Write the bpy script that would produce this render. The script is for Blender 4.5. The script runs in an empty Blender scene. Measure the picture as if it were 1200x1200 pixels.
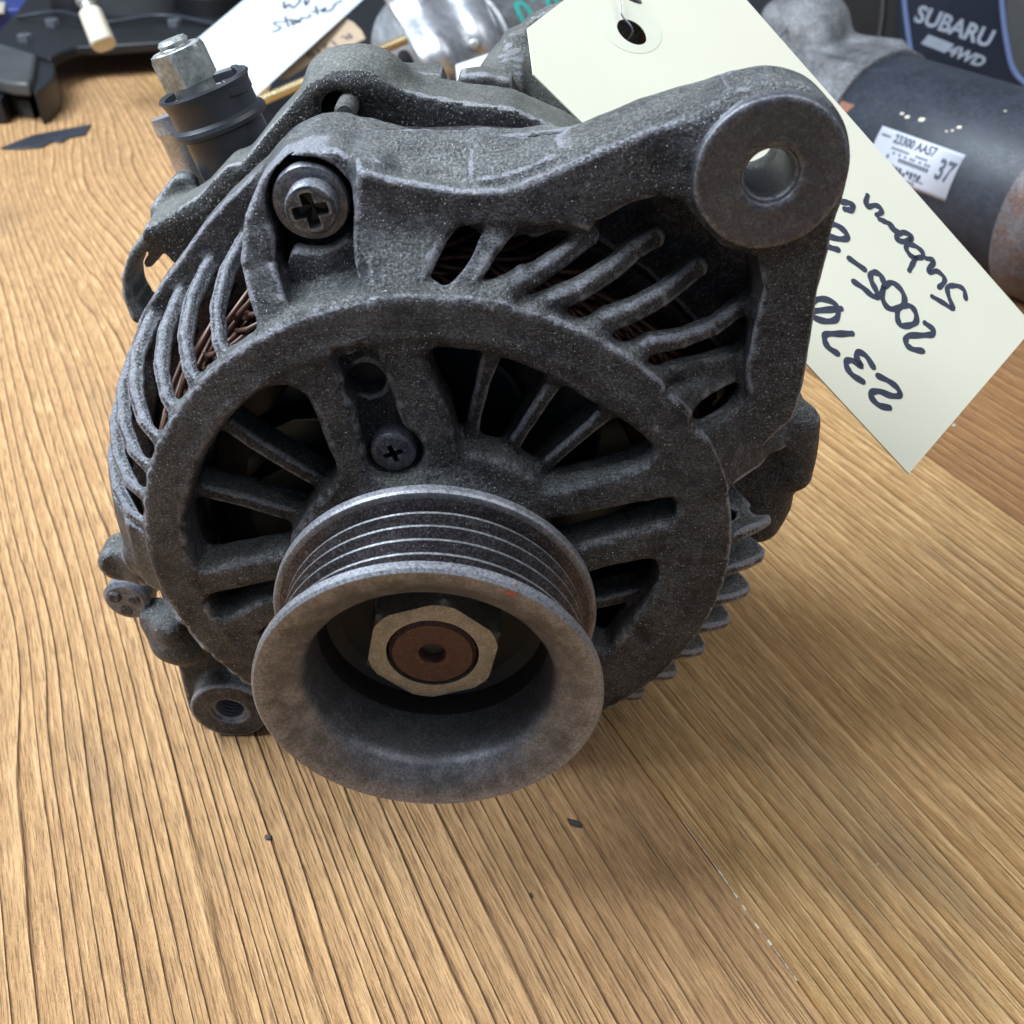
import bpy, bmesh, math, random
import numpy as np
from mathutils import Vector, Matrix
random.seed(7); rng = np.random.default_rng(7)
S = 0.001                      # everything below is written in millimetres
ZT = 70.4                      # height of the alternator axis above the table
R_ = math.radians
scene = bpy.context.scene
COL = scene.collection

# ------------------------------------------------------------------ camera, world, lamps, exposure
FPX = 1150.0; PITCH = R_(38.6); CAM = np.array([14.7, -114.2, 133.7])
FW = np.array([0, math.cos(PITCH), -math.sin(PITCH)]); UP = np.array([0, math.sin(PITCH), math.cos(PITCH)])
cd = bpy.data.cameras.new('camera'); cam = bpy.data.objects.new('camera', cd); COL.objects.link(cam)
cam.location = (CAM[0]*S, CAM[1]*S, (CAM[2]+ZT)*S); cam.rotation_euler = (math.pi/2-PITCH, 0, 0)
cd.sensor_width = 36; cd.lens = 36*FPX/1200; cd.clip_start = 0.005; cd.clip_end = 20
cd.dof.use_dof = True; cd.dof.focus_distance = 0.192; cd.dof.aperture_fstop = 30
scene.camera = cam
scene.view_settings.view_transform = 'Standard'; scene.view_settings.look = 'None'
scene.view_settings.exposure = 0.0; scene.view_settings.gamma = 1.0
w = bpy.data.worlds.new('World'); scene.world = w; w.use_nodes = True
bg = w.node_tree.nodes['Background']; bg.inputs[0].default_value = (0.70, 0.82, 1.0, 1); bg.inputs[1].default_value = 0.27

def area_lamp(name, loc, target, sx, sy, power, color):
    l = bpy.data.lights.new(name, 'AREA'); l.shape = 'RECTANGLE'; l.size = sx; l.size_y = sy; l.energy = power; l.color = color
    o = bpy.data.objects.new(name, l); COL.objects.link(o); o.location = loc
    o.rotation_euler = (Vector(target)-Vector(loc)).to_track_quat('-Z', 'Y').to_euler(); return o
area_lamp('window_light', (-0.50, 0.18, 0.74), (0, 0.05, 0.05), 0.65, 0.5, 21.5, (0.80, 0.90, 1.0))
area_lamp('fill_light', (0.55, 0.05, 1.15), (0.05, 0.0, 0.0), 1.2, 0.9, 9.5, (0.95, 0.97, 1.0))  # added fill lamp without a visible source, lightens the right-hand side

# ------------------------------------------------------------------ photo-to-place measuring helpers
def ray(x, y): return FW + np.array([(x-600)/FPX, 0, 0]) + UP*((600-y)/FPX)
def at(x, y, Y):
    r = ray(x, y); return CAM + r*(Y-CAM[1])/r[1]
def atz(x, y, z=-ZT):
    r = ray(x, y); return CAM + r*(z-CAM[2])/r[2]
def atk(x, y, k): return CAM + ray(x, y)*k
def xz(pts, Y): return [(at(x, y, Y)[0], at(x, y, Y)[2]) for x, y in pts]

# ------------------------------------------------------------------ materials
def nd(nt, t, **kw):
    n = nt.nodes.new(t)
    for k, v in kw.items():
        if k in n.inputs: n.inputs[k].default_value = v
        else: setattr(n, k, v)
    return n
def newmat(name):
    m = bpy.data.materials.new(name); m.use_nodes = True; nt = m.node_tree
    return m, nt, nt.nodes['Principled BSDF']
def L(nt, a, b): nt.links.new(a, b)
def ramp(nt, fac, stops):
    r = nt.nodes.new('ShaderNodeValToRGB'); L(nt, fac, r.inputs[0]); e = r.color_ramp.elements
    while len(e) < len(stops): e.new(0.5)
    for i, (p, c) in enumerate(stops): e[i].position = p; e[i].color = (*c, 1) if len(c) == 3 else c
    return r.outputs[0]
def noise(nt, vec, scale, detail=3, rough=0.55):
    n = nt.nodes.new('ShaderNodeTexNoise'); n.inputs['Scale'].default_value = scale
    n.inputs['Detail'].default_value = detail; n.inputs['Roughness'].default_value = rough
    L(nt, vec, n.inputs['Vector']); return n.outputs['Fac']
def math_(nt, op, a, b=None, clamp=False):
    n = nt.nodes.new('ShaderNodeMath'); n.operation = op; n.use_clamp = clamp
    for i, v in enumerate((a, b)):
        if v is None: continue
        if isinstance(v, (int, float)): n.inputs[i].default_value = v
        else: L(nt, v, n.inputs[i])
    return n.outputs[0]
def mixc(nt, f, a, b, mode='MIX'):
    n = nt.nodes.new('ShaderNodeMix'); n.data_type = 'RGBA'; n.blend_type = mode
    if isinstance(f, (int, float)): n.inputs[0].default_value = f
    else: L(nt, f, n.inputs[0])
    for i, v in ((6, a), (7, b)):
        if isinstance(v, tuple): n.inputs[i].default_value = (*v, 1) if len(v) == 3 else v
        else: L(nt, v, n.inputs[i])
    return n.outputs[2]

def metal_mat(name, c0, c1, speck=(0.62, 0.64, 0.68), speck_t=0.66, rough=0.55, metallic=0.5, grain=2600, bump=0.5, blotch=90,
              wear=0.0, ewear_glint=0.0, rust=None, bdist=0.00012, dust=0.0, dustc=(.30, .29, .26), gc=1.0):
    m, nt, b = newmat(name)
    v = nd(nt, 'ShaderNodeTexCoord').outputs['Object']
    n1 = noise(nt, v, blotch, 6, .68); n2 = noise(nt, v, grain*.75, 5, .75); n3 = noise(nt, v, grain*1.3, 2, .5); n4 = noise(nt, v, blotch*5, 5, .65)
    c = mixc(nt, ramp(nt, n1, [(.35, (0, 0, 0)), (.65, (1, 1, 1))]), c0, c1)
    c = mixc(nt, ramp(nt, n4, [(.45, (0, 0, 0)), (.75, (.45, .45, .45))]), c, tuple(x*1.6 for x in c1))
    if rust:
        c = mixc(nt, ramp(nt, noise(nt, v, blotch*1.6, 6, .65), [(.5, (0, 0, 0)), (.62, (.8, .8, .8))]), c, rust)
    if dust:
        g = nd(nt, 'ShaderNodeNewGeometry'); sx = nt.nodes.new('ShaderNodeSeparateXYZ'); L(nt, g.outputs['Normal'], sx.inputs[0])
        df = math_(nt, 'MULTIPLY', ramp(nt, sx.outputs[2], [(.35, (0, 0, 0)), (.95, (1, 1, 1))]),
                   ramp(nt, n1, [(.3, (.35, .35, .35)), (.6, (1, 1, 1))]))
        c = mixc(nt, math_(nt, 'MULTIPLY', df, dust), c, dustc)
    gm = ramp(nt, n2, [(.30, (.22,)*3), (.48, (.75,)*3), (.68, (2.3,)*3)])
    c = mixc(nt, gc, c, gm, 'MULTIPLY')
    if ewear_glint:  # worn edges, with the lit bevel highlights also put into the colour
        ea = nt.nodes.new('ShaderNodeAttribute'); ea.attribute_name = 'edge'
        wf = ramp(nt, math_(nt, 'ADD', ea.outputs['Fac'], math_(nt, 'MULTIPLY', math_(nt, 'SUBTRACT', n4, .5), 1.0)), [(.42, (0, 0, 0)), (.95, (ewear_glint,)*3)])
        wf = math_(nt, 'MULTIPLY', wf, ramp(nt, n2, [(.34, (.25,)*3), (.52, (1, 1, 1))]))
        c = mixc(nt, wf, c, (.42, .43, .49))
    if wear:
        g = nd(nt, 'ShaderNodeNewGeometry')
        wf = ramp(nt, math_(nt, 'ADD', g.outputs['Pointiness'], math_(nt, 'MULTIPLY', math_(nt, 'SUBTRACT', n4, .5), .10)), [(.510, (0, 0, 0)), (.556, (wear, wear, wear))])
        wf = math_(nt, 'MULTIPLY', wf, ramp(nt, n2, [(.36, (.15,)*3), (.55, (1, 1, 1))]))
        c = mixc(nt, wf, c, (.46, .47, .52))
    c = mixc(nt, ramp(nt, n3, [(speck_t, (0, 0, 0)), (speck_t+.04, (1, 1, 1))]), c, speck)
    L(nt, c, b.inputs['Base Color']); b.inputs['Metallic'].default_value = metallic
    L(nt, math_(nt, 'ADD', math_(nt, 'MULTIPLY', math_(nt, 'SUBTRACT', n2, .5), .5), rough), b.inputs['Roughness'])
    bp = nd(nt, 'ShaderNodeBump', Strength=bump, Distance=bdist)
    L(nt, math_(nt, 'ADD', n2, math_(nt, 'MULTIPLY', n4, 1.5)), bp.inputs['Height']); L(nt, bp.outputs[0], b.inputs['Normal'])
    return m
def plain_mat(name, c, rough=.5, metallic=0., var=.25, scale=120, bump=.2, bdist=.0001, coat=0.):
    m, nt, b = newmat(name); v = nd(nt, 'ShaderNodeTexCoord').outputs['Object']
    n = noise(nt, v, scale, 5, .6)
    cc = mixc(nt, n, tuple(x*(1-var) for x in c), tuple(min(1, x*(1+var)) for x in c))
    L(nt, cc, b.inputs['Base Color']); b.inputs['Metallic'].default_value = metallic
    L(nt, math_(nt, 'ADD', math_(nt, 'MULTIPLY', math_(nt, 'SUBTRACT', n, .5), .3), rough), b.inputs['Roughness'])
    b.inputs['Coat Weight'].default_value = coat
    bp = nd(nt, 'ShaderNodeBump', Strength=bump, Distance=bdist)
    L(nt, noise(nt, v, scale*12, 3), bp.inputs['Height']); L(nt, bp.outputs[0], b.inputs['Normal'])
    return m

M = {}
M['cast'] = metal_mat('dirty_cast_aluminium', (.017, .018, .022), (.084, .087, .096), speck_t=.675, rough=.40, metallic=.55, bump=1.0, bdist=.0005, ewear_glint=.62, dust=.6, dustc=(.23, .24, .225))
M['cast_rear'] = metal_mat('dusty_rear_casting', (.05, .052, .05), (.095, .097, .09), speck_t=.72, rough=.6, metallic=.35, bump=.8, bdist=.0003, ewear_glint=.4, dust=.35, dustc=(.20, .205, .185), gc=.7)
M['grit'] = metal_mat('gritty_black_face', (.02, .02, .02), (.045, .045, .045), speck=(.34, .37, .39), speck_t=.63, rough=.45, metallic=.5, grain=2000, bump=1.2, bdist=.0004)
M['boss'] = metal_mat('machined_boss_face', (.058, .060, .068), (.098, .10, .112), speck_t=.74, rough=.48, metallic=.5, bump=.3, wear=.4, gc=.5)
M['pulley'] = metal_mat('pulley_steel', (.075, .076, .08), (.14, .14, .15), speck=(.55, .55, .56), speck_t=.71, rough=.46, metallic=.6, bump=.3, blotch=50, wear=.4, gc=.45)
M['groove'] = metal_mat('pulley_groove_steel', (.035, .03, .032), (.07, .062, .066), speck=(.5, .5, .52), speck_t=.69, rough=.4, metallic=.6, bump=.3)
M['edge'] = metal_mat('bright_worn_edge', (.30, .31, .33), (.46, .47, .49), rough=.35, metallic=.85, bump=.1, gc=.3)
M['nut'] = metal_mat('zinc_nut', (.19, .19, .175), (.29, .29, .27), rough=.42, metallic=.6, bump=.2, speck_t=.78, gc=.4)
M['shaft'] = metal_mat('rusty_shaft_end', (.050, .022, .019), (.078, .034, .029), speck=(.3, .2, .17), gc=.5, speck_t=.72, rough=.5, metallic=.3, bump=.3, grain=1200)
M['bolt'] = metal_mat('oily_bolt_steel', (.030, .033, .042), (.06, .065, .08), speck_t=.74, rough=.42, metallic=.4, bump=.25, wear=.35, gc=.5)
M['cup_shade'] = plain_mat('painted_cup_shade', (.018, .017, .017), .6, .1, var=.4, scale=200)  # near-black that paints in the shade deep inside the pulley cup
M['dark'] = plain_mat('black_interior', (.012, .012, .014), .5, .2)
M['fan'] = plain_mat('blue_black_fan_steel', (.016, .026, .036), .35, .6)
M['copper'] = plain_mat('varnished_winding', (.12, .062, .045), .45, .3, var=.5, scale=300)
M['rubber'] = plain_mat('black_rubber', (.030, .033, .042), .36, 0, var=.3, scale=200, bump=.15)
M['zinc'] = metal_mat('bright_zinc', (.24, .255, .25), (.46, .48, .46), rough=.35, metallic=.6, grain=900, speck=(.1, .1, .1), speck_t=.72, bump=.4, gc=.3)
M['iron'] = metal_mat('stator_core_steel', (.045, .045, .048), (.08, .08, .085), rough=.5, metallic=.5, bump=.3)
M['red'] = plain_mat('red_paint_dab', (.35, .06, .03), .5)
M['tag'] = plain_mat('manila_card', (.69, .675, .54), .85, 0, var=.07, scale=28, bump=.25, bdist=.00005)
M['tag_white'] = plain_mat('white_card', (.60, .65, .68), .85, 0, var=.03, scale=40)
M['ring'] = plain_mat('reinforcement_paper', (.66, .66, .53), .6, 0, var=.02)
M['ink'] = plain_mat('marker_ink', (.050, .055, .080), .95, 0, var=.45, scale=300); M['ink'].node_tree.nodes['Principled BSDF'].inputs['Specular IOR Level'].default_value = .1
M['wire'] = plain_mat('tag_wire', (.22, .24, .28), .4, .8)
M['silver'] = metal_mat('starter_aluminium', (.26, .27, .29), (.50, .51, .53), rough=.38, metallic=.75, bump=.4, blotch=40, speck_t=.75, gc=.3)
M['sil_dirty'] = metal_mat('dirty_starter_aluminium', (.07, .073, .078), (.25, .255, .265), rough=.5, metallic=.55, bump=.8, blotch=35, bdist=.0006, speck_t=.75)
M['black_paint'] = metal_mat('blue_black_paint', (.011, .015, .024), (.028, .034, .047), speck=(.35, .36, .34), speck_t=.77, rough=.5, metallic=.1, blotch=30, bump=.2, grain=900, gc=.3)
M['rusty'] = metal_mat('rusty_end_cap', (.08, .075, .08), (.17, .16, .17), rough=.5, metallic=.45, rust=(.13, .07, .05), blotch=28, bump=.5)
M['rust'] = plain_mat('rust_streak', (.24, .10, .06), .7, .1, var=.5, scale=200)
M['brass'] = plain_mat('brass_rod', (.60, .47, .26), .28, .8, var=.1)
M['kraft'] = plain_mat('brown_label_paper', (.42, .31, .21), .8, 0, var=.15, scale=60)
M['navy'] = plain_mat('navy_plastic', (.004, .008, .022), .5, 0, var=.2, scale=20, coat=0.)
M['piping'] = plain_mat('pale_blue_piping', (.12, .17, .32), .5)
M['logo'] = plain_mat('silver_print', (.27, .31, .37), .5)
M['black_plastic'] = plain_mat('black_plastic', (.009, .010, .012), .45, 0, var=.3, scale=40)
M['grey_plastic'] = plain_mat('scuffed_grey_metal', (.065, .068, .07), .5, .2, var=.4, scale=30)
M['blue'] = plain_mat('blue_plastic', (.03, .05, .25), .4)
M['cream'] = plain_mat('cream_plastic', (.62, .57, .45), .5, 0, var=.25, scale=60)
M['teal'] = plain_mat('teal_paint', (.03, .30, .25), .6)
M['label'] = plain_mat('silver_label', (.55, .58, .66), .45, .1, var=.12, scale=60)
M['print'] = plain_mat('label_print', (.05, .06, .09), .6)
M['debris'] = plain_mat('dust_chip', (.55, .52, .5), .8)
M['flecks'] = plain_mat('pale_flecks', (.45, .34, .22), .8, 0, var=.6, scale=60)
M['dirt'] = plain_mat('dark_crumb', (.06, .05, .045), .8)

GRAIN = math.atan2(.4447, .8957)           # the boards run this far to the left of straight ahead
def wood_mat(name, freq, seed, light, mid, dark, wob=1.0, relief=1.0, swirl=()):
    m, nt, b = newmat(name)
    tc = nd(nt, 'ShaderNodeTexCoord').outputs['Object']           # x across the board, y along it, metres
    sx = nt.nodes.new('ShaderNodeSeparateXYZ'); L(nt, tc, sx.inputs[0]); X, Y = sx.outputs[0], sx.outputs[1]
    def vec(ax, ay, az=seed):
        c = nt.nodes.new('ShaderNodeCombineXYZ'); L(nt, math_(nt, 'MULTIPLY', X, ax), c.inputs[0]); L(nt, math_(nt, 'MULTIPLY', Y, ay), c.inputs[1])
        c.inputs[2].default_value = az; return c.outputs[0]
    w1 = math_(nt, 'MULTIPLY', math_(nt, 'SUBTRACT', noise(nt, vec(9, 1.8), 1, 2, .5), .5), .030*wob)
    w2 = math_(nt, 'MULTIPLY', math_(nt, 'SUBTRACT', noise(nt, vec(40, 6, seed+3), 1, 2, .5), .5), .0040*wob)
    w3 = math_(nt, 'MULTIPLY', math_(nt, 'SUBTRACT', noise(nt, vec(260, 22, seed+5), 1, 2, .5), .5), .0009)
    d = math_(nt, 'ADD', math_(nt, 'ADD', X, w1), math_(nt, 'ADD', w2, w3))
    for (x0, y0, sx_, sy_, amp) in swirl:                          # grain that bends round a knot below the surface
        gx = math_(nt, 'MULTIPLY', math_(nt, 'SUBTRACT', X, x0), 1/sx_); gy = math_(nt, 'MULTIPLY', math_(nt, 'SUBTRACT', Y, y0), 1/sy_)
        e = math_(nt, 'EXPONENT', math_(nt, 'MULTIPLY', math_(nt, 'ADD', math_(nt, 'MULTIPLY', gx, gx), math_(nt, 'MULTIPLY', gy, gy)), -1))
        d = math_(nt, 'ADD', d, math_(nt, 'MULTIPLY', e, amp))
    d = math_(nt, 'ADD', d, math_(nt, 'MULTIPLY', math_(nt, 'SUBTRACT', noise(nt, vec(75, .7, seed+6), 1, 2, .5), .5), .012))
    ph = math_(nt, 'FRACT', math_(nt, 'MULTIPLY', d, freq))
    prof1 = ramp(nt, ph, [(0, (.22,)*3), (.15, (.34,)*3), (.55, (.42,)*3), (.74, (.95,)*3), (.84, (1,)*3), (.92, (.2,)*3), (1, (.12,)*3)])
    ph2 = math_(nt, 'FRACT', math_(nt, 'MULTIPLY', d, freq*2.63))
    prof2 = ramp(nt, ph2, [(0, (.25,)*3), (.5, (.6,)*3), (.8, (.85,)*3), (1, (.25,)*3)])
    sel = ramp(nt, noise(nt, vec(30, 1.5, seed+8), 1, 3, .6), [(.50, (.05,)*3), (.70, (.75,)*3)])
    prof = mixc(nt, sel, prof1, prof2)
    fib = noise(nt, vec(2300, 110, seed+1), 1, 4, .65); fib2 = noise(nt, vec(700, 45, seed+2), 1, 4, .65); fine = noise(nt, tc, 2500, 3, .7)
    big = noise(nt, vec(14, 4, seed+7), 1, 3, .5)
    lt13 = tuple(min(1, x*1.22) for x in light)
    c1 = ramp(nt, ph, [(0, mid), (.5, tuple((p+q)/2 for p, q in zip(mid, light))), (.72, light), (.82, lt13), (.90, dark), (.95, dark), (1, mid)])  # lit ridge crests and their thin shadow lines are put into the ring colours
    c2 = mixc(nt, prof2, tuple((p+q)/2 for p, q in zip(mid, dark)), light)
    c = mixc(nt, sel, c1, c2)
    c = mixc(nt, ramp(nt, big, [(.3, (0, 0, 0)), (.7, (.6, .6, .6))]), c, mid)
    c = mixc(nt, ramp(nt, fib, [(.36, (.62,)*3), (.50, (0, 0, 0))]), c, tuple(x*.7 for x in dark))
    c = mixc(nt, ramp(nt, fib2, [(.52, (0, 0, 0)), (.68, (.6,)*3)]), c, tuple(min(1, x*1.3) for x in light))
    # grease stains and grey scuffs
    st = noise(nt, vec(22, 9, seed+9), 1, 4, .65)
    c = mixc(nt, ramp(nt, st, [(.57, (0, 0, 0)), (.72, (.40,)*3)]), c, (.13, .10, .075))
    L(nt, c, b.inputs['Base Color']); b.inputs['Roughness'].default_value = .62; b.inputs['Specular IOR Level'].default_value = .3
    h = math_(nt, 'ADD', math_(nt, 'MULTIPLY', prof, 1.15*relief), math_(nt, 'ADD', math_(nt, 'MULTIPLY', fib, 1.1), math_(nt, 'ADD', math_(nt, 'MULTIPLY', fib2, 1.3), math_(nt, 'MULTIPLY', fine, .35))))
    bp = nd(nt, 'ShaderNodeBump', Strength=1.0, Distance=.0011); L(nt, h, bp.inputs['Height']); L(nt, bp.outputs[0], b.inputs['Normal'])
    return m

# ------------------------------------------------------------------ mesh and object helpers
def tag(o, label=None, cat=None, group=None, kind=None):
    for k, v in (('label', label), ('category', cat), ('group', group), ('kind', kind)):
        if v: o[k] = v
    return o
def thing(name, label, cat, loc=(0, 0, 0), group=None):
    o = bpy.data.objects.new(name, None); COL.objects.link(o); o.empty_display_size = .01
    o.location = (loc[0]*S, loc[1]*S, (loc[2]+ZT)*S); return tag(o, label, cat, group)
def link(name, me, mat, parent=None, origin=None):
    """me: vertices in millimetres in the alternator frame; origin: the thing's base in the same frame"""
    o = bpy.data.objects.new(name, me)
    if mat is not None: me.materials.append(M[mat] if isinstance(mat, str) else mat)
    COL.objects.link(o)
    if parent is not None:
        o.parent = parent; w_ = Vector((0, 0, 0)); q = parent
        while q is not None: w_ += q.location; q = q.parent
        o.location = Vector((0, 0, ZT*S))-w_
    else:
        co = np.empty(len(me.vertices)*3, np.float32); me.vertices.foreach_get('co', co); co = co.reshape(-1, 3)
        b = np.array([(co[:, 0].min()+co[:, 0].max())/2, (co[:, 1].min()+co[:, 1].max())/2, co[:, 2].min()])
        me.vertices.foreach_set('co', (co-b).ravel()); me.update(); o.location = (b[0], b[1], b[2]+ZT*S)
    return o
def mesh(name, v, f, smooth=True, base=(0, 0, 0)):
    v = (np.asarray(v, float)-np.asarray(base, float))*S
    me = bpy.data.meshes.new(name); me.from_pydata(v.tolist(), [], [tuple(int(i) for i in q) for q in f]); me.update()
    if smooth: me.polygons.foreach_set('use_smooth', [True]*len(me.polygons))
    return me
def fixn(me):
    bm = bmesh.new(); bm.from_mesh(me); bmesh.ops.recalc_face_normals(bm, faces=bm.faces); bm.to_mesh(me); bm.free(); return me
def autosmooth(me, deg=35):
    for e in me.edges: pass
    bm = bmesh.new(); bm.from_mesh(me); bmesh.ops.recalc_face_normals(bm, faces=bm.faces)
    for e in bm.edges:
        e.smooth = not (len(e.link_faces) == 2 and e.calc_face_angle(0) > R_(deg))
    bm.to_mesh(me); bm.free(); return me
def frame(ax):
    ax = np.asarray(ax, float); ax /= np.linalg.norm(ax)
    u = np.cross(ax, [0, 0, 1]);
    if np.linalg.norm(u) < .1: u = np.cross(ax, [1, 0, 0])
    u /= np.linalg.norm(u); return ax, u, np.cross(ax, u)
class MB:
    def __init__(s): s.v = []; s.f = []
    def add(s, v, f):
        n = len(s.v); s.v += [tuple(map(float, p)) for p in v]; s.f += [tuple(i+n for i in q) for q in f]; return s
    def lathe(s, o, ax, prof, n=48, closed=False, sides=None, wob=None):
        ax, u, w = frame(ax); o = np.asarray(o, float); v = []
        n = sides or n
        for j, (r, t) in enumerate(prof):
            for i in range(n):
                a = 2*math.pi*i/n; rr = r*(wob(a, j) if wob else 1); v.append(o+ax*t+(u*math.cos(a)+w*math.sin(a))*rr)
        f = []; m = len(prof)
        for j in range(m if closed else m-1):
            k = (j+1) % m
            for i in range(n): f.append((j*n+i, j*n+(i+1) % n, k*n+(i+1) % n, k*n+i))
        if not closed:
            f.append(tuple(range(n))); f.append(tuple(reversed([(m-1)*n+i for i in range(n)])))
        return s.add(v, f)
    def tube(s, pts, r, n=8, cap=True):
        pts = [np.asarray(p, float) for p in pts]; m = len(pts); rs = r if hasattr(r, '__len__') else [r]*m; v = []; pu = None
        for j, p in enumerate(pts):
            d = pts[min(j+1, m-1)]-pts[max(j-1, 0)]; ax, u, w = frame(d)
            if pu is not None:
                u = pu-ax*(pu@ax); u /= np.linalg.norm(u); w = np.cross(ax, u)
            pu = u
            for i in range(n):
                a = 2*math.pi*i/n; v.append(p+(u*math.cos(a)+w*math.sin(a))*rs[j])
        f = [(j*n+i, j*n+(i+1) % n, (j+1)*n+(i+1) % n, (j+1)*n+i) for j in range(m-1) for i in range(n)]
        if cap: f += [tuple(range(n)), tuple(reversed([(m-1)*n+i for i in range(n)]))]
        return s.add(v, f)
    def prism(s, poly, e):
        """poly: 3D points of one face; e: extrusion vector"""
        n = len(poly); e = np.asarray(e, float); v = [np.asarray(p, float) for p in poly]; v = v+[p+e for p in v]
        f = [tuple(range(n)), tuple(reversed(range(n, 2*n)))]+[(i, (i+1) % n, n+(i+1) % n, n+i) for i in range(n)]
        return s.add(v, f)
    def build(s, name, mat, parent=None, base=(0, 0, 0), deg=35, bevel=0):
        me = mesh(name, s.v, s.f, True, base); autosmooth(me, deg); o = link(name, me, mat, parent)
        if bevel:
            b = o.modifiers.new('bevel', 'BEVEL'); b.width = bevel*S; b.segments = 2; b.limit_method = 'ANGLE'; b.angle_limit = R_(30); b.harden_normals = False
        return o
def smooth_curve(pts, n=6):
    pts = [np.asarray(p, float) for p in pts]
    if len(pts) < 3: return [pts[0]+(pts[-1]-pts[0])*t for t in np.linspace(0, 1, n+1)]
    P = [2*pts[0]-pts[1]]+pts+[2*pts[-1]-pts[-2]]; out = []
    for i in range(1, len(P)-2):
        for t in np.linspace(0, 1, n, endpoint=False):
            out.append(.5*(2*P[i]+(P[i+1]-P[i-1])*t+(2*P[i-1]-5*P[i]+4*P[i+1]-P[i+2])*t*t+(3*P[i]-P[i-1]-3*P[i+1]+P[i+2])*t**3))
    return out+[pts[-1]]

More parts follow.
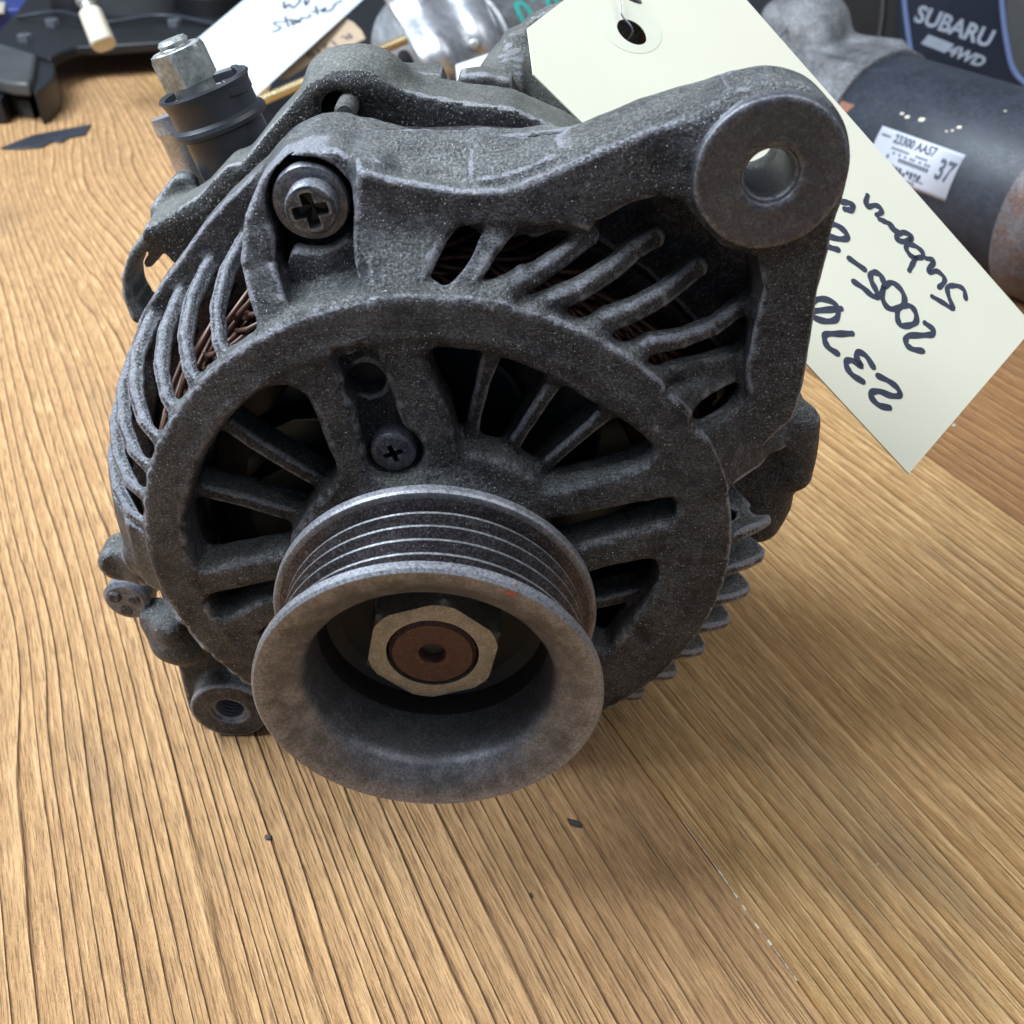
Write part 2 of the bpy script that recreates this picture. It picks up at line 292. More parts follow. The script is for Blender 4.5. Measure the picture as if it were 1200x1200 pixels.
# ------------------------------------------------------------------ signed distance casting tool
class Field:
    def __init__(s, lo, hi, h):
        s.lo = np.array(lo, float); s.h = h; s.n = np.ceil((np.array(hi)-s.lo)/h).astype(int)+1
        s.ax = [s.lo[i]+h*np.arange(s.n[i]) for i in range(3)]
        s.d = np.full(s.n, 9., np.float32); s.id = np.zeros(s.n, np.int16)
    def box(s, lo, hi):
        sl = []
        for i in range(3):
            a = int(np.clip(math.floor((lo[i]-s.lo[i])/s.h), 0, s.n[i])); b = int(np.clip(math.ceil((hi[i]-s.lo[i])/s.h)+1, 0, s.n[i])); sl.append(slice(a, b))
        X = s.ax[0][sl[0]][:, None, None]; Y = s.ax[1][sl[1]][None, :, None]; Z = s.ax[2][sl[2]][None, None, :]
        return tuple(sl), X, Y, Z
    def add(s, fn, lo, hi, k=1.2, id=0):
        sl, X, Y, Z = s.box(np.array(lo)-3, np.array(hi)+3)
        if 0 in s.d[sl].shape: return
        b = fn(X, Y, Z).astype(np.float32); b = np.broadcast_to(b, s.d[sl].shape); a = s.d[sl]
        ids = s.id[sl]; ids[b < a] = id; s.id[sl] = ids
        h = np.maximum(k-np.abs(a-b), 0)/k; s.d[sl] = np.minimum(a, b)-h*h*k*.25
    def cut(s, fn, lo, hi, k=1.2):
        sl, X, Y, Z = s.box(np.array(lo)-3, np.array(hi)+3)
        if 0 in s.d[sl].shape: return
        b = -fn(X, Y, Z).astype(np.float32); b = np.broadcast_to(b, s.d[sl].shape); a = s.d[sl]
        h = np.maximum(k-np.abs(a-b), 0)/k; s.d[sl] = np.maximum(a, b)+h*h*k*.25
    def plate(s, poly, y0, y1, r=1.2, k=1.2, id=0, cut=False, taper=0):
        """polygon in (x, z) extruded along y with edges rounded by r"""
        p = np.array(poly); lo = [p[:, 0].min(), y0, p[:, 1].min()]; hi = [p[:, 0].max(), y1, p[:, 1].max()]
        def fn(X, Y, Z):
            d2 = sdpoly(p, X[:, 0, 0], Z[0, 0, :])[:, None, :]
            if taper: d2 = d2+taper*(Y-y0)
            return rint(d2, np.abs(Y-(y0+y1)/2)-(y1-y0)/2, r)
        (s.cut if cut else lambda *a, **q: s.add(*a, id=id, **q))(fn, lo, hi, k=k)
    def cyl(s, c, rad, y0, y1, r=.8, k=1.0, id=0, cut=False):
        def fn(X, Y, Z): return rint(np.sqrt((X-c[0])**2+(Z-c[1])**2)-rad, np.abs(Y-(y0+y1)/2)-(y1-y0)/2, r)
        lo = [c[0]-rad, y0, c[1]-rad]; hi = [c[0]+rad, y1, c[1]+rad]
        (s.cut if cut else lambda *a, **q: s.add(*a, id=id, **q))(fn, lo, hi, k=k)
    def ringp(s, r0, r1, y0, y1, r=1.2, k=1.2, id=0):
        def fn(X, Y, Z):
            R = np.sqrt(X*X+Z*Z); return rint(np.abs(R-(r0+r1)/2)-(r1-r0)/2, np.abs(Y-(y0+y1)/2)-(y1-y0)/2, r)
        s.add(fn, [-r1, y0, -r1], [r1, y1, r1], k=k, id=id)
    def ridge(s, pts, w, depth, r=.9, k=1.2, id=0):
        """a wall following a 3D polyline (its crest), w half width, running back along +y by depth"""
        P = np.array(pts, float); ws = w if hasattr(w, '__len__') else [w]*len(P)
        def fn(X, Y, Z):
            best = None
            x = X[:, 0, 0][:, None]; z = Z[0, 0, :][None, :]
            bd = np.full((x.shape[0], z.shape[1]), 1e9); by = np.zeros_like(bd); bw = np.zeros_like(bd)
            for i in range(len(P)-1):
                a = P[i]; b = P[i+1]; dx, dz = b[0]-a[0], b[2]-a[2]; t = np.clip(((x-a[0])*dx+(z-a[2])*dz)/(dx*dx+dz*dz+1e-9), 0, 1)
                d = np.sqrt((x-a[0]-t*dx)**2+(z-a[2]-t*dz)**2); q = d < bd
                bd = np.where(q, d, bd); by = np.where(q, a[1]+t*(b[1]-a[1]), by); bw = np.where(q, ws[i]+t*(ws[i+1]-ws[i]), bw)
            d2 = (bd-bw)[:, None, :]; y0 = by[:, None, :]
            return rint(d2, np.maximum(y0-Y, Y-y0-depth), r)
        m = max(ws); s.add(fn, P.min(0)-m, P.max(0)+np.array([m, m+depth, m]), k=k, id=id)
    def fin(s, th0, prof, tw=10., w=1.2, deep=7., y1=68, k=1.5, id=0, r=.9, yin=None):
        py = [p[0] for p in prof]; pr = [p[1] for p in prof]
        def fn(X, Y, Z):
            R = np.sqrt(X*X+Z*Z); T = np.degrees(np.arctan2(Z, X)); ro = np.interp(Y, py, pr); tt = th0-tw*(Y-36.5)/30
            dt = (T-tt+180) % 360-180
            a = np.abs(R*np.radians(dt))-w; b = np.abs(R-(ro-deep/2))*.85-deep/2*.85
            c = np.maximum(py[0]-Y, Y-y1)
            return np.maximum(rint(a, b, r), c)
        ang = np.radians(np.linspace(th0-tw*1.1, th0, 7)); rr = np.array([max(pr)+1, min(pr)-deep])
        xs = np.outer(rr, np.cos(ang)); zs = np.outer(rr, np.sin(ang))
        s.add(fn, [xs.min()-2, py[0], zs.min()-2], [xs.max()+2, y1, zs.max()+2], k=k, id=id)
    def shell(s, t0, t1, prof, thick=3., tw=10., k=1.5, y1=66, id=0):
        py = [p[0] for p in prof]; pr = [p[1] for p in prof]
        def fn(X, Y, Z):
            R = np.sqrt(X*X+Z*Z); T = np.degrees(np.arctan2(Z, X)); ro = np.interp(Y, py, pr)
            tm = (t0+t1)/2-tw*(Y-36.5)/30; dt = (T-tm+180) % 360-180
            a = (np.abs(dt)-(t1-t0)/2)*np.pi/180*R; b = np.abs(R-ro+thick/2)*.75-thick/2*.75
            return np.maximum(rint(a, b, .6), np.maximum(py[0]-Y, Y-y1))
        m = max(pr)+1; s.add(fn, [-m, py[0], -m], [m, y1, m], k=k, id=id)
    def ball(s, c, r, k=2., id=0, sc=(1, 1, 1)):
        c = np.array(c)
        def fn(X, Y, Z): return (np.sqrt(((X-c[0])/sc[0])**2+((Y-c[1])/sc[1])**2+((Z-c[2])/sc[2])**2)-r)*min(sc)
        e = r*np.array(sc); s.add(fn, c-e, c+e, k=k, id=id)
    def caps(s, a, b, r, k=2., id=0, cut=False, r2=None):
        a = np.array(a, float); b = np.array(b, float); ab = b-a; r2 = r if r2 is None else r2
        def fn(X, Y, Z):
            t = np.clip(((X-a[0])*ab[0]+(Y-a[1])*ab[1]+(Z-a[2])*ab[2])/(ab@ab), 0, 1)
            return np.sqrt((X-a[0]-t*ab[0])**2+(Y-a[1]-t*ab[1])**2+(Z-a[2]-t*ab[2])**2)-(r+(r2-r)*t)
        m = max(r, r2); lo = np.minimum(a, b)-m; hi = np.maximum(a, b)+m
        (s.cut if cut else lambda *q, **kk: s.add(*q, id=id, **kk))(fn, lo, hi, k=k)
    def mesh(s):
        d = s.d; h = s.h
        d[0] = np.maximum(d[0], .1); d[-1] = np.maximum(d[-1], .1); d[:, 0] = np.maximum(d[:, 0], .1); d[:, -1] = np.maximum(d[:, -1], .1); d[:, :, 0] = np.maximum(d[:, :, 0], .1); d[:, :, -1] = np.maximum(d[:, :, -1], .1)
        sg = d < 0
        c = sum(sg[i:sg.shape[0]-1+i, j:sg.shape[1]-1+j, k:sg.shape[2]-1+k].astype(np.int8) for i in (0, 1) for j in (0, 1) for k in (0, 1))
        act = (c > 0) & (c < 8); idx = np.full(act.shape, -1, np.int64); I = np.argwhere(act); idx[act] = np.arange(len(I))
        acc = np.zeros((len(I), 3)); cnt = np.zeros(len(I))
        off = [(i, j, k) for i in (0, 1) for j in (0, 1) for k in (0, 1)]
        val = {o: d[I[:, 0]+o[0], I[:, 1]+o[1], I[:, 2]+o[2]] for o in off}
        for a in off:
            for axis in range(3):
                if a[axis] == 1: continue
                b = list(a); b[axis] = 1; b = tuple(b); va, vb = val[a], val[b]; q = (va < 0) != (vb < 0)
                t = np.where(q, va/(va-vb+1e-12*(va == vb)), 0); p = np.tile(np.array(a, float), (len(I), 1)); p[:, axis] += t
                acc[q] += p[q]; cnt[q] += 1
        P = s.lo+(I+acc/cnt[:, None])*h
        q = max(1, int(round(1.0/h))); J = np.clip(I, q, np.array(d.shape)-q-1)     # how sharply the surface bulges: knocks and wear reach these edges, bevel highlights are painted there too
        lap = -6*d[J[:, 0], J[:, 1], J[:, 2]]
        for ax_ in range(3):
            for sg_ in (-q, q):
                K = J.copy(); K[:, ax_] += sg_; lap = lap+d[K[:, 0], K[:, 1], K[:, 2]]
        s.edge = np.clip(lap/(q*h)**2, -1, 2)
        ids = s.id[I[:, 0], I[:, 1], I[:, 2]]
        F = []
        for axis in range(3):
            a1, a2 = [(1, 2), (2, 0), (0, 1)][axis]
            A = [slice(None)]*3; B = [slice(None)]*3; A[axis] = slice(0, -1); B[axis] = slice(1, None)
            q = sg[tuple(A)] != sg[tuple(B)]; E = np.argwhere(q)
            ok = (E[:, a1] > 0) & (E[:, a2] > 0) & (E[:, a1] < d.shape[a1]-1) & (E[:, a2] < d.shape[a2]-1); E = E[ok]
            def cell(o1, o2):
                C = E.copy(); C[:, a1] -= o1; C[:, a2] -= o2; return idx[C[:, 0], C[:, 1], C[:, 2]]
            quad = np.stack([cell(0, 0), cell(1, 0), cell(1, 1), cell(0, 1)], 1)
            ins = sg[tuple(A)][E[:, 0], E[:, 1], E[:, 2]]; quad[~ins] = quad[~ins][:, ::-1]
            F.append(quad)
        F = np.concatenate(F); F = F[(F >= 0).all(1)]
        # relax once, then project back gently
        for _ in range(1):
            acc = np.zeros_like(P); n = np.zeros(len(P))
            for i in range(4):
                a, b = F[:, i], F[:, (i+1) % 4]
                for q in range(3): acc[:, q] += np.bincount(a, P[b, q], len(P))+np.bincount(b, P[a, q], len(P))
                n += np.bincount(a, minlength=len(P))+np.bincount(b, minlength=len(P))
            P = P*.5+acc/np.maximum(n, 1)[:, None]*.5
        # vertex normals
        fn = np.cross(P[F[:, 2]]-P[F[:, 0]], P[F[:, 3]]-P[F[:, 1]]); N = np.zeros_like(P)
        for i in range(4):
            for q in range(3): N[:, q] += np.bincount(F[:, i], fn[:, q], len(P))
        N /= np.linalg.norm(N, axis=1)[:, None]+1e-12
        return P, N, F, ids
def rint(a, b, r):
    """rounded intersection of two distances"""
    a = a+r; b = b+r
    return np.minimum(np.maximum(a, b), 0)+np.sqrt(np.maximum(a, 0)**2+np.maximum(b, 0)**2)-r
def sdpoly(p, xs, zs):
    x = xs[:, None]; z = zs[None, :]; d = np.full((len(xs), len(zs)), 1e9); sgn = np.ones_like(d)
    n = len(p)
    for i in range(n):
        a = p[i]; b = p[i-1]; e = b-a; wx = x-a[0]; wz = z-a[1]; t = np.clip((wx*e[0]+wz*e[1])/(e@e+1e-12), 0, 1)
        d = np.minimum(d, (wx-e[0]*t)**2+(wz-e[1]*t)**2)
        c1 = z >= a[1]; c2 = z < b[1]; c3 = e[0]*wz > e[1]*wx
        flip = (c1 & c2 & c3) | (~c1 & ~c2 & ~c3); sgn = np.where(flip, -sgn, sgn)
    return sgn*np.sqrt(d)
def fast_mesh(name, P, N, F, edge=None):
    u, inv = np.unique(F.ravel(), return_inverse=True); V = P[u]*S; NN = N[u]; F = inv.reshape(F.shape)
    me = bpy.data.meshes.new(name); me.vertices.add(len(V)); me.vertices.foreach_set('co', V.ravel().astype(np.float32))
    me.loops.add(F.size); me.loops.foreach_set('vertex_index', F.ravel().astype(np.int32))
    me.polygons.add(len(F)); me.polygons.foreach_set('loop_start', (np.arange(len(F))*4).astype(np.int32))
    me.update(calc_edges=True); me.validate(); me.polygons.foreach_set('use_smooth', [True]*len(me.polygons))
    me.normals_split_custom_set_from_vertices(NN.tolist())
    if edge is not None:
        at_ = me.attributes.new('edge', 'FLOAT', 'POINT'); at_.data.foreach_set('value', edge[u].astype(np.float32))
    return me
def build_field(fl, table, parent, default):
    """table: id -> (part name, material); the rest is the default part"""
    P, N, F, ids = fl.mesh()
    fid = ids[F[:, 0]]; out = {}
    for i in np.unique(fid):
        nm, mt = table.get(int(i), default)
        key = int(i) if int(i) in table else 0
        out.setdefault(key, [nm, mt, []])[2].append(F[fid == i])
    for key, (nm, mt, fs) in out.items():
        Fq = np.concatenate(fs)
        if len(Fq) < 12: continue
        link(nm, fast_mesh(nm, P, N, Fq, fl.edge), mt, parent)
    return len(F)
def scurve_poly(pts, n=4):
    c = smooth_curve([(*p, 0) for p in pts]+[(*pts[0], 0)], n); return [(q[0], q[1]) for q in c[:-1]]

# ------------------------------------------------------------------ the tabletop of planed boards
table = thing('tabletop', 'worn pine tabletop of wide weathered boards under the car parts', 'table', (0, 0, -ZT))
table.rotation_euler = (0, 0, GRAIN)
M['wood0'] = wood_mat('pine_left', 260, 1.3, (.72, .42, .19), (.55, .295, .115), (.23, .11, .042), wob=.7, relief=1.4)
M['wood1'] = wood_mat('pine_middle', 265, 4.1, (.72, .435, .21), (.53, .295, .13), (.21, .105, .048), wob=.7, relief=1.7, swirl=((-.012, .50, .035, .10, .011), (-.075, .13, .012, .035, -.003)))
M['wood2'] = wood_mat('pine_right', 280, 9.7, (.72, .465, .215), (.48, .26, .095), (.30, .155, .058), wob=.7, relief=1.1)
M['wood3'] = wood_mat('pine_far_right', 190, 14.2, (.42, .22, .085), (.31, .145, .055), (.18, .085, .032), wob=1.2, relief=.6)
M['wood4'] = wood_mat('pine_outer', 210, 21.2, (.55, .33, .145), (.44, .24, .10), (.24, .125, .05))
def plank(v0, v1, z, mat):
    x0, x1 = v0*S, v1*S; y0, y1 = -.55, 1.5; zt = z*S; zb = -.032; e = .0004
    prof = [(x0, zb), (x0, zt-e), (x0+e*.35, zt-e*.3), (x0+e, zt), (x1-e, zt), (x1-e*.35, zt-e*.3), (x1, zt-e), (x1, zb)]
    n = len(prof); v = [(a, y0, c) for a, c in prof]+[(a, y1, c) for a, c in prof]
    f = [tuple(reversed(range(n))), tuple(range(n, 2*n))]+[(i, (i+1) % n, n+(i+1) % n, n+i) for i in range(n)]
    me = bpy.data.meshes.new('plank'); me.from_pydata(v, [], f); me.update(); fixn(me)
    me.materials.append(M[mat]); o = bpy.data.objects.new('plank', me); COL.objects.link(o); o.parent = table; return o
SEAMS = [-520, -330, -150, 59.7, 223.5, 640, 860]
for i, mt in enumerate(['wood4', 'wood0', 'wood1', 'wood2', 'wood3', 'wood4']):
    plank(SEAMS[i]+.08, SEAMS[i+1]-.08, [0, -.1, 0, .0, -.1, 0][i], mt)
# ------------------------------------------------------------------ the alternator
alt = thing('alternator', 'grimy cast aluminium car alternator with ribbed belt pulley facing the front', 'alternator', (0, 45, -ZT))
YF = 36.5
H = 0.43
f = Field((-86, 32, -79), (84, 74, 98), H)
def tr3(l): return [tuple(at(x, y, Y)) for x, y, Y in l]
SPOKE, FIN = 100, 1
# front ring and plate
f.ringp(50.8, 59.4, YF, 41.5, r=1.3)
f.ringp(50.8, 54.5, 40, 55, r=.9, k=1.5)
def cyl0(fl, R, y0, y1, **k): fl.cyl((0, 0), R, y0, y1, **k)
cyl0(f, 53.5, YF+.05, 45, r=1.0)
cyl0(f, 20, 26, 40, r=2.0, k=6)
OPEN = [
 [(335, 452), (358, 464), (372, 490), (385, 524), (397, 552), (392, 572), (374, 590), (358, 612), (343, 633), (335, 652), (274, 664), (240, 670), (226, 662), (218, 643), (214, 609), (218.5, 580), (232, 543), (255, 505), (285, 472), (312, 456)],
 [(387, 420), (392, 410), (408, 407), (428, 407), (443, 417), (452, 436), (464, 471), (474, 499), (490, 513), (500, 530), (496, 548), (483, 560), (462, 565), (440, 561), (426, 549), (423, 530), (415, 495), (401, 457)],
 [(496, 424), (503, 412), (520, 408), (558, 412), (595, 422), (632, 436), (662, 451), (693, 471), (723, 488), (748, 506), (767, 523), (769, 536), (757, 549), (730, 560), (690, 570), (640, 580), (621, 563), (586, 545), (556, 538), (537, 534), (528, 510), (520, 485), (503, 450)],
 [(640, 610), (700, 600), (744, 591), (786, 585), (795, 594), (792, 610), (770, 619), (735, 629), (690, 641), (650, 650), (642, 630)],
 [(660, 690), (697, 670), (735, 661), (765, 657), (775, 668), (772, 690), (755, 718), (732, 744), (712, 768), (690, 755), (675, 720)],
 [(239, 705), (246, 698), (297, 687), (330, 682), (330, 700), (297, 712), (266, 728), (252, 725)],
 [(300, 745), (360, 700), (400, 760), (350, 800), (318, 780)],
]
for o in OPEN: f.plate(scurve_poly(xz(o, YF), 3), YF-6, 60, r=.3, k=1.9, cut=True, taper=.07)
# the slot with the retainer screw has a floor
f.plate(xz([(382, 400), (450, 400), (505, 520), (505, 575), (420, 575)], YF), 41.6, 48, r=.5, k=1.5)
hq = at(430, 444, 41.6); f.cyl((hq[0], hq[2]), 4.3, 41.0, 46, r=.4, k=.8); f.cyl((hq[0], hq[2]), 3.5, 36, 50, r=.2, k=.6, cut=True)
# spoke ribs in the openings
for i, rb in enumerate([
  [(574, 424, 38.0), (566, 450, 38.8), (556, 490, 40.5), (549, 530, 42)],
  [(651, 448, 38.0), (637, 470, 38.6), (612, 508, 40.2), (590, 542, 42)],
  [(711, 486, 38.0), (693, 502, 38.6), (660, 530, 40), (628, 558, 42)],
  [(270, 503, 43.5), (300, 524, 43.0), (340, 548, 42.2), (385, 574, 41)],
  [(238, 578, 43.0), (280, 588, 42.6), (320, 600, 42), (362, 612, 41)],
  [(690, 712, 43), (720, 705, 42), (760, 696, 41), (785, 690, 40)]]):
    f.ridge(tr3(rb), [1.7, 1.35, 1.3, 1.5] if i < 3 else [1.5]*4, 7.5, r=.9, k=1.8, id=SPOKE+i)
# side fins: planes that swirl slightly as they run back
PL = ((37.2, 58.5), (40, 62.5), (45, 66.3), (52, 69), (60, 70.3), (69, 69.6))
PL2 = ((37.2, 59), (40, 64), (45, 68), (52, 71), (60, 72), (69, 71))
n = 0
for th in (128.5, 136.5, 144, 151, 158, 165, 172):
    f.fin(th, PL if th < 150 else PL2, tw=10, w=1.05, deep=3.0, id=FIN+n, y1=66, r=.6, k=1.2); n += 1
for th in (4, -4.8, -13.5, -22, -30.7, -39.2, -48):
    f.fin(th-1, ((37.2, 58), (40, 61), (42.5, 66), (44.5, 69), (46.5, 69.8), (49, 68), (53, 63.5), (58, 61)), tw=-3, w=1.35, deep=8, id=FIN+n, y1=60); n += 1
for th in (200, 209, 218, 238, 247, 256, 265, 274, 283, 292, 301):
    f.fin(th, PL, tw=10, w=1.0, deep=7, id=FIN+n, y1=66); n += 1
PU = ((37.2, 59), (41, 64.5), (46, 70.5), (51, 75), (56, 79), (62, 80))
# solid shell sectors (slots are cut into them)
f.shell(76, 99, PU, thick=4, y1=60, tw=4)
f.shell(18, 44, ((37.2, 59), (41, 63), (46, 68), (52, 73), (58, 76)), thick=5, y1=60, tw=8)
f.shell(174, 190, PL2, thick=4, y1=58)
for sl in [[(506, 322), (524, 293), (543, 272), (562, 273), (560, 290), (545, 312), (524, 328)],
           [(566, 326), (585, 305), (610, 280), (630, 258), (650, 254), (657, 266), (640, 290), (610, 316), (590, 329)]]:
    f.plate(scurve_poly(xz(sl, 41), 3), 34, 64, r=.3, k=2.5, cut=True)
for sl in [[(773, 432), (795, 412), (848, 399), (858, 408), (835, 422), (792, 434)], [(805, 463), (816, 454), (858, 452), (865, 461), (848, 473), (812, 473)]]:
    f.plate(scurve_poly(xz(sl, 46), 3), 36, 64, r=.3, k=2., cut=True)
# rear rim of the front bracket and the arm with the big mounting ear
rim = xz([(400, 133), (372, 140), (345, 156), (322, 174), (272, 221), (246, 250), (220, 288), (198, 316), (172, 360)], 69)
th = np.radians(np.arange(-203, 12, 6)); rim += [((71 if t < -2.4 else 67)*math.cos(t), (71 if t < -2.4 else 67)*math.sin(t)) for t in th]
rim += xz([(905, 520), (930, 480), (935, 430)], 62)+[(72*math.cos(t), 72*math.sin(t)) for t in np.radians([34, 45, 56, 66, 76])]+xz([(587, 176), (533, 168), (467, 148)], 69)
f.plate(rim, 62, 69.3, r=.9, k=1.5)
ARM = [(417, 197), (470, 211), (540, 223), (600, 221), (633, 208), (700, 178), (760, 153), (820, 135), (870, 122), (910, 120), (950, 150), (975, 200), (978, 240),
       (972, 290), (958, 340), (950, 400), (942, 450), (930, 490), (905, 512), (880, 538), (850, 560),
       (842, 520), (868, 492), (876, 467), (872, 430), (882, 380), (892, 335), (884, 302), (845, 287), (820, 262), (798, 236), (772, 232), (740, 240), (712, 258), (690, 272), (650, 262), (600, 264), (540, 264), (495, 275),
       (470, 300), (455, 335), (435, 325), (425, 280), (418, 240)]
f.plate(xz(ARM, 45), 44.5, 62, r=1.0, k=1.6)
ARM2 = [(417, 188), (470, 203), (540, 214), (590, 214), (605, 262), (495, 275), (420, 262)]
f.plate(xz(ARM2, 47), 50, 69, r=1.2, k=2)
f.plate(xz([(570, 212), (600, 211), (640, 196), (655, 250), (640, 268), (570, 268)], 47), 50, 64.5, r=1.2, k=8)
f.plate(xz([(600, 213), (633, 201), (700, 171), (800, 136), (850, 126), (940, 140), (965, 240), (930, 400), (900, 400), (840, 290), (798, 245), (712, 262), (600, 264)], 47), 48, 58.5, r=1.6, k=5)
f.plate(xz([(560, 250), (700, 190), (830, 150), (930, 230), (925, 420), (880, 470), (840, 420), (760, 340), (690, 290)], 50), 56, 62, r=1, k=2)
f.plate(xz([(300, 250), (318, 208), (345, 180), (375, 164), (417, 175), (430, 260), (420, 300), (345, 300), (300, 290)], 57), 57, 69, r=1, k=2)
EC = (56.2, 77.7)
f.cyl(EC, 13.3, 44.5, 56.5, r=1.6, k=4)
f.cyl(EC, 12.4, 42, 50, r=.6, k=.8, id=60)
# hollow behind the ear arm
f.plate(xz([(700, 262), (742, 242), (772, 234), (797, 238), (818, 262), (842, 290), (880, 303), (888, 335), (878, 380), (866, 425), (800, 400), (740, 330)], 46), 42, 56, r=1.0, k=3.0, cut=True)
cyl0(f, 64.5, 58, 75, r=.5, cut=True, k=1.5)
f.cyl(EC, 4.55, 30, 75, r=.2, k=.9, cut=True)
for rb, ww in [
  ([(578, 356, 37.5), (594, 345, 38.5), (622, 331, 40), (655, 309, 43), (690, 281, 47)], 1.2),
  ([(628, 372, 37.5), (644, 361, 38.5), (680, 345, 40), (718, 321, 43.5), (745, 297, 47), (768, 283, 50)], 1.25),
  ([(690, 398, 37.5), (711, 382, 39), (745, 369, 41), (778, 351, 44), (800, 333, 48), (818, 318, 51)], 1.35),
  ([(738, 424, 37.5), (762, 410, 39), (800, 403, 42), (838, 388, 46), (872, 362, 50)], 1.1),
  ([(765, 452, 37.8), (786, 442, 40), (820, 434, 43), (866, 424, 48)], 1.0)]:
    f.ridge(tr3(rb), [ww*1.75, ww*1.65]+[ww*1.5]*(len(rb)-2), 4.5, r=1.5, k=2.0, id=FIN+n); n += 1
for (p, q) in zip([(376, 152, 60), (430, 163, 60), (480, 176, 60), (540, 190, 60), (590, 183, 58)], [(430, 163, 60), (480, 176, 60), (540, 190, 60), (590, 183, 58), (655, 166, 56)]):
    a_, b_ = at(*p), at(*q)
    def fn(X, Y, Z, a_=a_, b_=b_):
        t = np.clip(((X-a_[0])*(b_[0]-a_[0])+(Y-a_[1])*(b_[1]-a_[1]))/((b_[0]-a_[0])**2+(b_[1]-a_[1])**2), 0, 1)
        return np.maximum(np.sqrt((X-a_[0]-t*(b_[0]-a_[0]))**2+(Y-a_[1]-t*(b_[1]-a_[1]))**2)-.35, np.abs(Z-(a_[2]+t*(b_[2]-a_[2])))-2.2)
    f.cut(fn, [min(a_[0], b_[0]), min(a_[1], b_[1])-1, min(a_[2], b_[2])-3], [max(a_[0], b_[0]), max(a_[1], b_[1])+1, max(a_[2], b_[2])+3], k=.5)
# lug with the through bolt, its two columns and the sloping shelf
BC = at(364, 238, 49)
f.ridge(tr3([(326, 392, 38), (311, 350, 41), (301, 310, 44), (303, 262, 46.5), (314, 222, 48), (332, 200, 49), (360, 188, 49), (392, 190, 49), (418, 206, 48)]), [3.4, 3.2, 3.0, 2.6, 1.9, 1.7, 1.7, 1.9, 2.2], 20, r=1.2, k=1.8)
f.ridge(tr3([(447, 350, 38), (437, 310, 41), (432, 262, 44), (436, 210, 46.5)]), [3.4, 3.2, 3.0, 3.0], 18, r=1.3, k=2)
f.ridge(tr3([(388, 372, 38.2), (388, 345, 42.5), (386, 322, 46.0)]), [7.8, 7.6, 7.4], 4, r=.7, k=1.2)
f.plate(xz([(316, 395), (452, 356), (436, 345), (345, 368)], 38), 38, 46, r=.8, k=2)
f.cyl((BC[0], BC[2]), 7.6, 38, 55.5, r=.6, k=1.2, cut=True)
# side lugs
f.ridge(tr3([(137, 666, 47), (158, 672, 44.5), (182, 662, 41)]), [4.6, 4.6, 4.4], 8, r=1.6, k=3)
f.ball(at(204, 745, 54), 5.5, k=5, sc=(1, 1.3, .9)); f.ball(at(186, 722, 55), 4.5, k=4); f.caps(at(200, 735, 50), at(222, 762, 50), 3.6, k=4)
f.plate(xz([(186, 735), (208, 774), (222, 830), (262, 866), (300, 850), (310, 800), (270, 770), (225, 740)], 56), 54.5, 66, r=1.6, k=2.5)
f.cyl((-56.9, -60.6), 9.7, 48, 66, r=.7, k=1.2)
f.cyl((-56.9, -60.6), 4.1, 40, 60, r=.3, k=1.2, cut=True)
LUG = [(905, 470), (925, 462), (945, 482), (956, 515), (950, 540), (926, 566), (925, 595), (905, 617), (880, 630), (862, 600), (850, 560), (880, 530)]
f.plate(scurve_poly(xz(LUG, 58), 2), 56, 69, r=3.5, k=4)
f.caps(at(940, 495, 57), at(932, 555, 57), 3.6, k=3); f.caps(at(905, 560, 60), at(890, 610, 60), 4.5, k=4)
f.caps(at(905, 560, 48), at(892, 578, 48), 4.5, cut=True, k=3)
# fine pitting so the casting is not a clean solid
sh = f.d.shape
lo = rng.standard_normal((sh[0]//4+2, sh[1]//4+2, sh[2]//4+2)).astype(np.float32)
def up(a, ax, n):
    t = np.arange(n)/4.; i = t.astype(int); w_ = t-i; w_ = w_*w_*(3-2*w_); shp = [1, 1, 1]; shp[ax] = n; w_ = w_.reshape(shp)
    return np.take(a, i, ax)*(1-w_)+np.take(a, i+1, ax)*w_
nz = up(up(up(lo, 0, sh[0]), 1, sh[1]), 2, sh[2]).astype(np.float32); f.d += nz*.035
tb = {SPOKE+i: ('vent_rib', 'cast') for i in range(6)}
tb.update({FIN+i: ('cooling_fin', 'cast') for i in range(n)}); tb[60] = ('ear_boss', 'boss')
NF = build_field(f, tb, alt, ('front_bracket', 'cast')); print('front faces', NF)
del f, nz, lo

# pulley
pl = MB(); prof = [(30.4, 0), (30.9, .5), (30.9, 2.2), (30.3, 2.6), (28.8, 3.0)]
ys = [3.6+3.56*i for i in range(5)]
for i, y in enumerate(ys):
    prof += [(28.2, y-.25), (28.2, y+.25)]
    if i < 4: prof += [(26.0, y+1.55), (26.0, y+2.0)]
prof += [(26.4, 19.2), (29.6, 20.0), (30.6, 20.3), (30.9, 20.8), (30.9, 22.2), (30.2, 22.8), (14, 22.8), (12, 21.3), (18.5, 21), (21, 19.5), (21.8, 15), (22.1, 6), (22.5, 4.2), (23.4, 3.0), (26.5, 1.2), (28.4, .35)]
pl.lathe((0, 0, 0), (0, 1, 0), prof, n=160, closed=True)
pul = pl.build('pulley', 'groove', alt, deg=28)
pul.data.materials.append(M['pulley']); pul.data.materials.append(M['edge']); pul.data.materials.append(M['cup_shade'])
for p in pul.data.polygons:
    c = p.center/S; r = math.hypot(c[0], c[2])
    if c[1] < 2.9 or (r < 25.5 and c[1] < 11) or c[1] > 20.1: p.material_index = 1
    if r < 22 and c[1] > 11.5 and c[1] < 22: p.material_index = 3  # deep cup wall and floor take the painted shade
    if abs(r-28.2) < .03: p.material_index = 2
